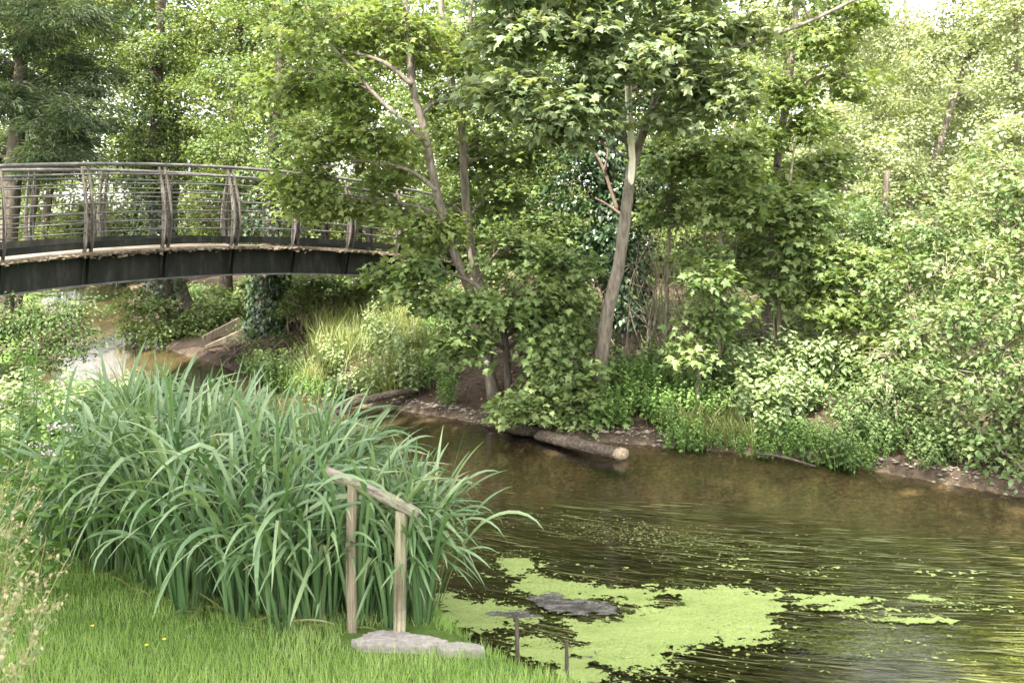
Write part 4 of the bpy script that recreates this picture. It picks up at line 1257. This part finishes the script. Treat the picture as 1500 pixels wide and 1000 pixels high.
keep = (f + 1.9 * (stre - .5) + 1.3 * (fine - .5) > .66) | ((f > .1) & (fine > .74))
dn_, df_, ins_ = river_info(X.ravel(), Y.ravel())
keep &= ins_.reshape(X.shape)
jx, jy = cell * .4 * RS.randn(*X.shape), cell * .4 * RS.randn(*X.shape)
Vx = np.stack([X + jx, Y + jy, .0045 + .0025 * RS.rand(*X.shape)], -1)
k = keep[:-1, :-1]
r_, c_ = np.nonzero(k)
nx_ = len(gx_)
i0 = r_ * nx_ + c_
q = np.stack([i0, i0 + 1, i0 + nx_ + 1, i0 + nx_], -1)
usedv, inv = np.unique(q, return_inverse=True)
mb = MB()
mb.add(Vx.reshape(-1, 3)[usedv], [inv.reshape(-1, 4)], np.clip(.5 + .6 * (stre.ravel()[usedv] - .5) + .09 * RS.randn(len(usedv)), 0, 1))
N = 30000
x = -.6 + 3.6 * RS.rand(N); y = 4.25 + 2.3 * RS.rand(N)
fi = f[np.clip(((y - y0) / cell).astype(int), 0, f.shape[0] - 1), np.clip(((x - x0) / cell).astype(int), 0, f.shape[1] - 1)]
fi = np.where(x > 3.35, .12, np.clip(fi, -.3, 1))
ok = river_info(x, y)[2] & (RS.rand(N) < np.clip(.04 + .5 * fi, 0, .5)) & (fbm(x * .5 + y * .2, y * 1.8, 5, 3, 3) > .42)
x, y = x[ok], y[ok]; n = len(x)
mb.leaves(np.stack([x, y, np.full(n, .0062) + .002 * RS.rand(n)], -1), rnd(n) * np.array([1, 1, .05]), UP + .12 * rnd(n), .006 + .010 * RS.rand(n), RHOMB, np.clip(.5 + .25 * RS.randn(n), 0, 1), 1.3)
M['duckweed'] = leaf_mat('duckweed', (.125, .165, .042), (.20, .25, .075), (.29, .335, .12), .15, .3, rough=.6)
tag(mb.build('duckweed', M['duckweed']), 'bright lime green duckweed mat floating by the lawn edge', 'duckweed', kind='stuff')
# drifts of half sunk algae
mb = MB()
cell = .016
X, Y = np.meshgrid(np.arange(.2, 5.2, cell), np.arange(4.0, 7.3, cell))
fl_ = np.interp(X, [0, 1.5, 3, 5], [-.55, -.3, -.12, -.15])
u_, v_ = X + Y * fl_ * .2, Y - X * fl_
stre = fbm(u_ * .35, v_ * 2.2, 3.2, 4, 40)
fine = fbm(u_ * .5, v_ * 1.6, 26, 3, 41)
lim2 = np.interp(X, [0, 1.2, 2.2, 3.5, 5], [5.6, 5.9, 5.75, 5.6, 5.5])
keep = stre + .6 * (fine - .5) - .25 * np.abs(Y - lim2 + .55) + .22 * sstep(5.5, 4.9, Y) * sstep(1.2, 2.2, X) > .47
keep &= river_info(X.ravel(), Y.ravel())[2].reshape(X.shape)
Vx = np.stack([X + cell * .4 * RS.randn(*X.shape), Y + cell * .4 * RS.randn(*X.shape), -.006 - .012 * RS.rand(*X.shape)], -1)
r_, c_ = np.nonzero(keep[:-1, :-1])
i0 = r_ * X.shape[1] + c_
q = np.stack([i0, i0 + 1, i0 + X.shape[1] + 1, i0 + X.shape[1]], -1)
usedv, inv = np.unique(q, return_inverse=True)
mb.add(Vx.reshape(-1, 3)[usedv], [inv.reshape(-1, 4)], np.clip(.4 + 1.6 * (stre.ravel()[usedv] - .55) + .2 * RS.randn(len(usedv)), 0, 1))
M['algae'] = leaf_mat('algae', (.05, .075, .018), (.10, .135, .03), (.22, .27, .07), .2, .3, rough=.6)
tag(mb.build('algae', M['algae']), 'streaks of olive green algae just under the water surface', 'algae', kind='stuff')
# loose specks and flakes on the water
mb = MB()
N = 3000
x = -.6 + 6 * RS.rand(N); y = 4.2 + 4.2 * RS.rand(N)
dn_, df_, ins_ = river_info(x, y)
ok = ins_ & (fbm(x * .6, y * 1.8, 1.6, 3, 21) > .5 + .12 * RS.rand(N)) & (y < np.interp(x, [-.5, 2, 5], [7.4, 7.0, 6.2]))
x, y = x[ok], y[ok]
x = np.concatenate([x, 1.0 + .42 * RS.randn(1400)]); y = np.concatenate([y, 6.9 - .35 * (x[len(y):] - 1.0) + .17 * RS.randn(1400)])
n = len(x)
mb.leaves(np.stack([x, y, np.full(n, .004)], -1), rnd(n) * np.array([1, 1, .05]), UP + .08 * rnd(n), .008 + .022 * RS.rand(n) ** 3, RHOMB, RS.rand(n))
tag(mb.build('floating_flecks', M['bankgrass']), 'small pale flecks of leaf and seed drifting on the weedy water', 'flecks', kind='stuff')
# grey scum patches beside the duckweed
M['scum'] = leaf_mat('grey_scum', (.03, .027, .022), (.065, .06, .052), (.13, .12, .11), .1, .3, (1, 1, 1), .6)
cell = .008
X, Y = np.meshgrid(np.arange(-.6, 1.2, cell), np.arange(4.5, 6.2, cell))
f = np.zeros(X.shape)
for P in ([(765, 876), (800, 868), (850, 880), (908, 888), (900, 902), (850, 904), (805, 897)], [(705, 898), (760, 894), (795, 906), (750, 911)], [(855, 955), (880, 960), (885, 964), (860, 962)]):
    W = np.array([onz(a, b_)[:2] for a, b_ in P])
    dd = polydist(X.ravel(), Y.ravel(), np.vstack([W, W[:1]])).reshape(X.shape)
    f = np.maximum(f, np.where(inpoly(X.ravel(), Y.ravel(), W).reshape(X.shape), .5 + dd * 9, .5 - dd * 8))
fine = fbm(X * .6, Y * 1.5, 26, 3, 48)
keep = f + 1.3 * (fine - .5) > .6
r_, c_ = np.nonzero(keep[:-1, :-1])
i0 = r_ * X.shape[1] + c_
q = np.stack([i0, i0 + 1, i0 + X.shape[1] + 1, i0 + X.shape[1]], -1)
usedv, inv = np.unique(q, return_inverse=True)
Vx = np.stack([X + cell * .4 * RS.randn(*X.shape), Y + cell * .4 * RS.randn(*X.shape), .0065 + .002 * RS.rand(*X.shape)], -1)
mb = MB()
mb.add(Vx.reshape(-1, 3)[usedv], [inv.reshape(-1, 4)], np.clip(.45 + 1.8 * (fine.ravel()[usedv] - .5) + .15 * RS.randn(len(usedv)), 0, 1))
tag(mb.build('grey_scum', M['scum']), 'grey scum film among the duckweed', 'scum', kind='stuff')

# ------------------------------------------------------------------ ground litter, undergrowth, distant wood
mb = MB()
N = 9000
x = -6 + 12 * RS.rand(N); y = 7.5 + 9 * RS.rand(N)
dn_, df_, ins_ = river_info(x, y)
ok = (~ins_) & (df_ < dn_) & (df_ > .05)
x, y = x[ok], y[ok]; n = len(x)
mb.leaves(np.stack([x, y, height(x, y) + .012], -1), rnd(n) * np.array([1, 1, .1]), UP + .3 * rnd(n), .02 + .05 * RS.rand(n) ** 2, OVAL, np.clip(.4 + .3 * RS.randn(n), 0, 1))
tag(mb.build('leaf_litter', M['litter']), 'brown leaf litter and twigs on the far bank soil', 'leaf litter', kind='stuff')
# pebbles along the far waterline
mb = MB()
N = 900
k = RS.randint(5, len(FAR) - 8, N)
u = RS.rand(N)[:, None]
pp = FAR[k] + (FAR[k + 1] - FAR[k]) * u + RS.randn(N, 2) * .09 + np.array([.03, .08])
zb = height(pp[:, 0], pp[:, 1])
oct_ = np.array([(1, 0, 0), (-1, 0, 0), (0, 1, 0), (0, -1, 0), (0, 0, 1), (0, 0, -1)], float)
of = [(0, 2, 4), (2, 1, 4), (1, 3, 4), (3, 0, 4), (2, 0, 5), (1, 2, 5), (3, 1, 5), (0, 3, 5)]
s = (.010 + .03 * RS.rand(N) ** 3)[:, None, None]
V = np.stack([pp[:, 0], pp[:, 1], zb], -1)[:, None] + oct_[None] * s * np.array([1.2, 1, .6]) * (.7 + .6 * RS.rand(N, 6, 1))
mb.add(V.reshape(-1, 3), [(np.arange(N)[:, None, None] * 6 + np.array(of)[None]).reshape(-1, 3)], np.repeat(RS.rand(N), 6))
tag(mb.build('pebbles', M['pebble']), 'small pebbles and twigs along the far waterline', 'pebbles', kind='stuff')
# undergrowth that covers the far bank
mb = MB()
N = 11000
x = -13 + 23 * RS.rand(N); y = 8 + 19 * RS.rand(N)
dn_, df_, ins_ = river_info(x, y)
bare = np.exp(-(((x - .0) / 1.4) ** 2 + ((y - 11.6) / 1.2) ** 2)) + np.exp(-(((x + 4.6) / .8) ** 2 + ((y - 15) / .9) ** 2))
ok = (~ins_) & (df_ < dn_) & (df_ > .45 + .4 * RS.rand(N)) & (bare < .35 + .3 * RS.rand(N)) & (fbm(x, y, .8, 3, 30) > .38)
x, y = x[ok], y[ok]; n = len(x)
C = np.stack([x, y, height(x, y) + .10 + .12 * RS.rand(n)], -1)
O = nrm(rnd(n) * np.array([1, 1, .3]))
clump_leaves(mb, C, O, 13, .17, .075, OVAL, flat=.6, tmean=.45)
tag(mb.build('undergrowth', M['oval']), 'mixed leafy undergrowth covering the far bank', 'undergrowth', kind='stuff')
# wood beyond
mb = MB()
C, O = [], []
for k in range(10500):
    Y_ = 31 + 16 * RS.rand()
    p_ = -350 + 2200 * RS.rand()
    top = 40 if 1150 < p_ < 1440 else -420
    q_ = 480 - (480 - top) * RS.rand()
    c = at(p_, q_, Y_)
    if c[2] < 1 or (125 < p_ < 190 and 100 < q_ < 230): continue
    if river_info(c[:1], c[1:2])[2][0] and c[2] < 5: continue
    C.append(c); O.append((0, -1, .3))
C, O = np.array(C), nrm(np.array(O, float))
right = C[:, 0] > C[:, 1] * .25
for sel, nm, mt, lb in ((~right, 'distant_woodland', 'maple_light', 'sunlit yellow green mass of far woodland behind the bridge'), (right, 'distant_woodland', 'pale', 'pale silvery mass of far woodland at the upper right')):
    mb = MB()
    clump_leaves(mb, C[sel], O[sel], 36, .95, .23, CLUST, flat=.6, tmean=.6, tspread=.25)
    tag(mb.build(nm, M[mt]), lb, 'woodland', kind='stuff')

# tree on the near bank, behind and right of the viewer, that shades lawn, irises and near water
bl = []
for k in range(16):
    c = np.array([-1.2, 5.0, .5]) + SUN * (13.5 + 1.5 * RS.randn()) + np.cross(SUN, UP) * (-3.6 + 7.2 * (k % 4) / 3) + nrm(np.cross(np.cross(SUN, UP), SUN)) * (-2.3 + 4.4 * (k // 4) / 3)
    bl.append((c, (1.25, 1.25, 1.0), 34))
bl2 = []
for q_ in [(-.3, 11.6, .4), (.9, 11.4, .6), (-1.2, 12.2, .4), (-.6, 10.4, 0), (.8, 9.6, 0), (-4.8, 15.4, .5), (-6.2, 17.5, .5), (-2.0, 9.6, 0), (1.6, 9.2, 0), (2.6, 8.9, 0), (1.0, 8.3, 0), (3.6, 8.2, 0), (2.2, 7.6, 0), (-7.0, 19.5, 0), (-4.0, 13.4, 0), (4.4, 7.3, 0)]:
    c = np.array(q_) + SUN * (13.0 + 1.2 * RS.randn())
    bl2.append((c, (1.0, 1.0, .8), 17))
tree('riverbank_alder', 'tall alder on the near bank left of the view that dapples the far shore', 'tree',
     [([np.array([-9.4, 2.6, hz(-9.4, 2.6) - .1]), np.array([-9.2, 2.8, 4]), np.array([-8.2, 3.4, 8]), np.array([-6.0, 4.6, 12.0])], .26, .08)], bl2, CLUST, 'maple', 'bark', size=.26, per=18, crad=.45, twigs=False)
tree('riverbank_ash', 'tall broad tree on the near bank shading the lawn and irises', 'tree',
     [([np.array([-6.6, -4.6, hz(-6.6, -4.6) - .1]), np.array([-6.5, -4.3, 3.5]), np.array([-6.1, -3.7, 7.5]), np.array([-5.4, -3.0, 12.5])], .3, .1)], bl, CLUST, 'maple', 'bark', size=.3, per=20, crad=.5, twigs=False)
# ------------------------------------------------------------------ light, sky, camera
w = bpy.data.worlds.new('World'); scene.world = w; w.use_nodes = True
nt = w.node_tree; nt.nodes.clear()
sky = nt.nodes.new('ShaderNodeTexSky'); sky.sky_type = 'NISHITA'; sky.sun_disc = False
sky.sun_elevation = math.asin(SUN[2]); sky.sun_rotation = math.atan2(SUN[0], SUN[1])
sky.air_density = 1.0; sky.dust_density = 2.5; sky.ozone_density = 1.0
bg = nt.nodes.new('ShaderNodeBackground'); bg.inputs[1].default_value = .15
wo = nt.nodes.new('ShaderNodeOutputWorld')
hs = nt.nodes.new('ShaderNodeHueSaturation'); hs.inputs['Saturation'].default_value = .22      # thin milky summer cloud
nt.links.new(sky.outputs[0], hs.inputs['Color']); wm = nd(nt, 'ShaderNodeMix', data_type='RGBA', blend_type='MULTIPLY'); wm.inputs[0].default_value = 1; wm.inputs[7].default_value = (1.0, .985, .95, 1)
nt.links.new(hs.outputs[0], wm.inputs[6]); nt.links.new(wm.outputs[2], bg.inputs[0]); nt.links.new(bg.outputs[0], wo.inputs[0])
sl = bpy.data.lights.new('sun', 'SUN'); sl.energy = 2.7; sl.angle = radians(.55); sl.color = (1, .95, .86)
so = bpy.data.objects.new('sun', sl); COL.objects.link(so)
from mathutils import Vector
so.rotation_euler = Vector(SUN).to_track_quat('Z', 'Y').to_euler()
so.location = (12, -12, 22)

cam = bpy.data.cameras.new('camera'); co = bpy.data.objects.new('camera', cam); COL.objects.link(co)
co.location = (0, 0, CZ); co.rotation_euler = (radians(90), 0, 0)
cam.sensor_width = 36; cam.lens = F / 1500 * 36
cam.shift_y = -(500 - HOR) / 1500
cam.clip_start = .05; cam.clip_end = 1500
cam.dof.use_dof = True; cam.dof.focus_distance = 8.0; cam.dof.aperture_fstop = 5.0
scene.camera = co
scene.render.engine = 'CYCLES'
cy = scene.cycles
cy.max_bounces = 7; cy.diffuse_bounces = 3; cy.glossy_bounces = 3; cy.transmission_bounces = 4; cy.transparent_max_bounces = 8
cy.caustics_reflective = False; cy.caustics_refractive = False
cy.sample_clamp_indirect = 6
cy.use_denoising = True
vs = scene.view_settings
scene.display_settings.display_device = 'sRGB'
vs.view_transform = 'Standard'; vs.look = 'None'; vs.gamma = 1; vs.use_curve_mapping = False
vs.exposure = 3.15
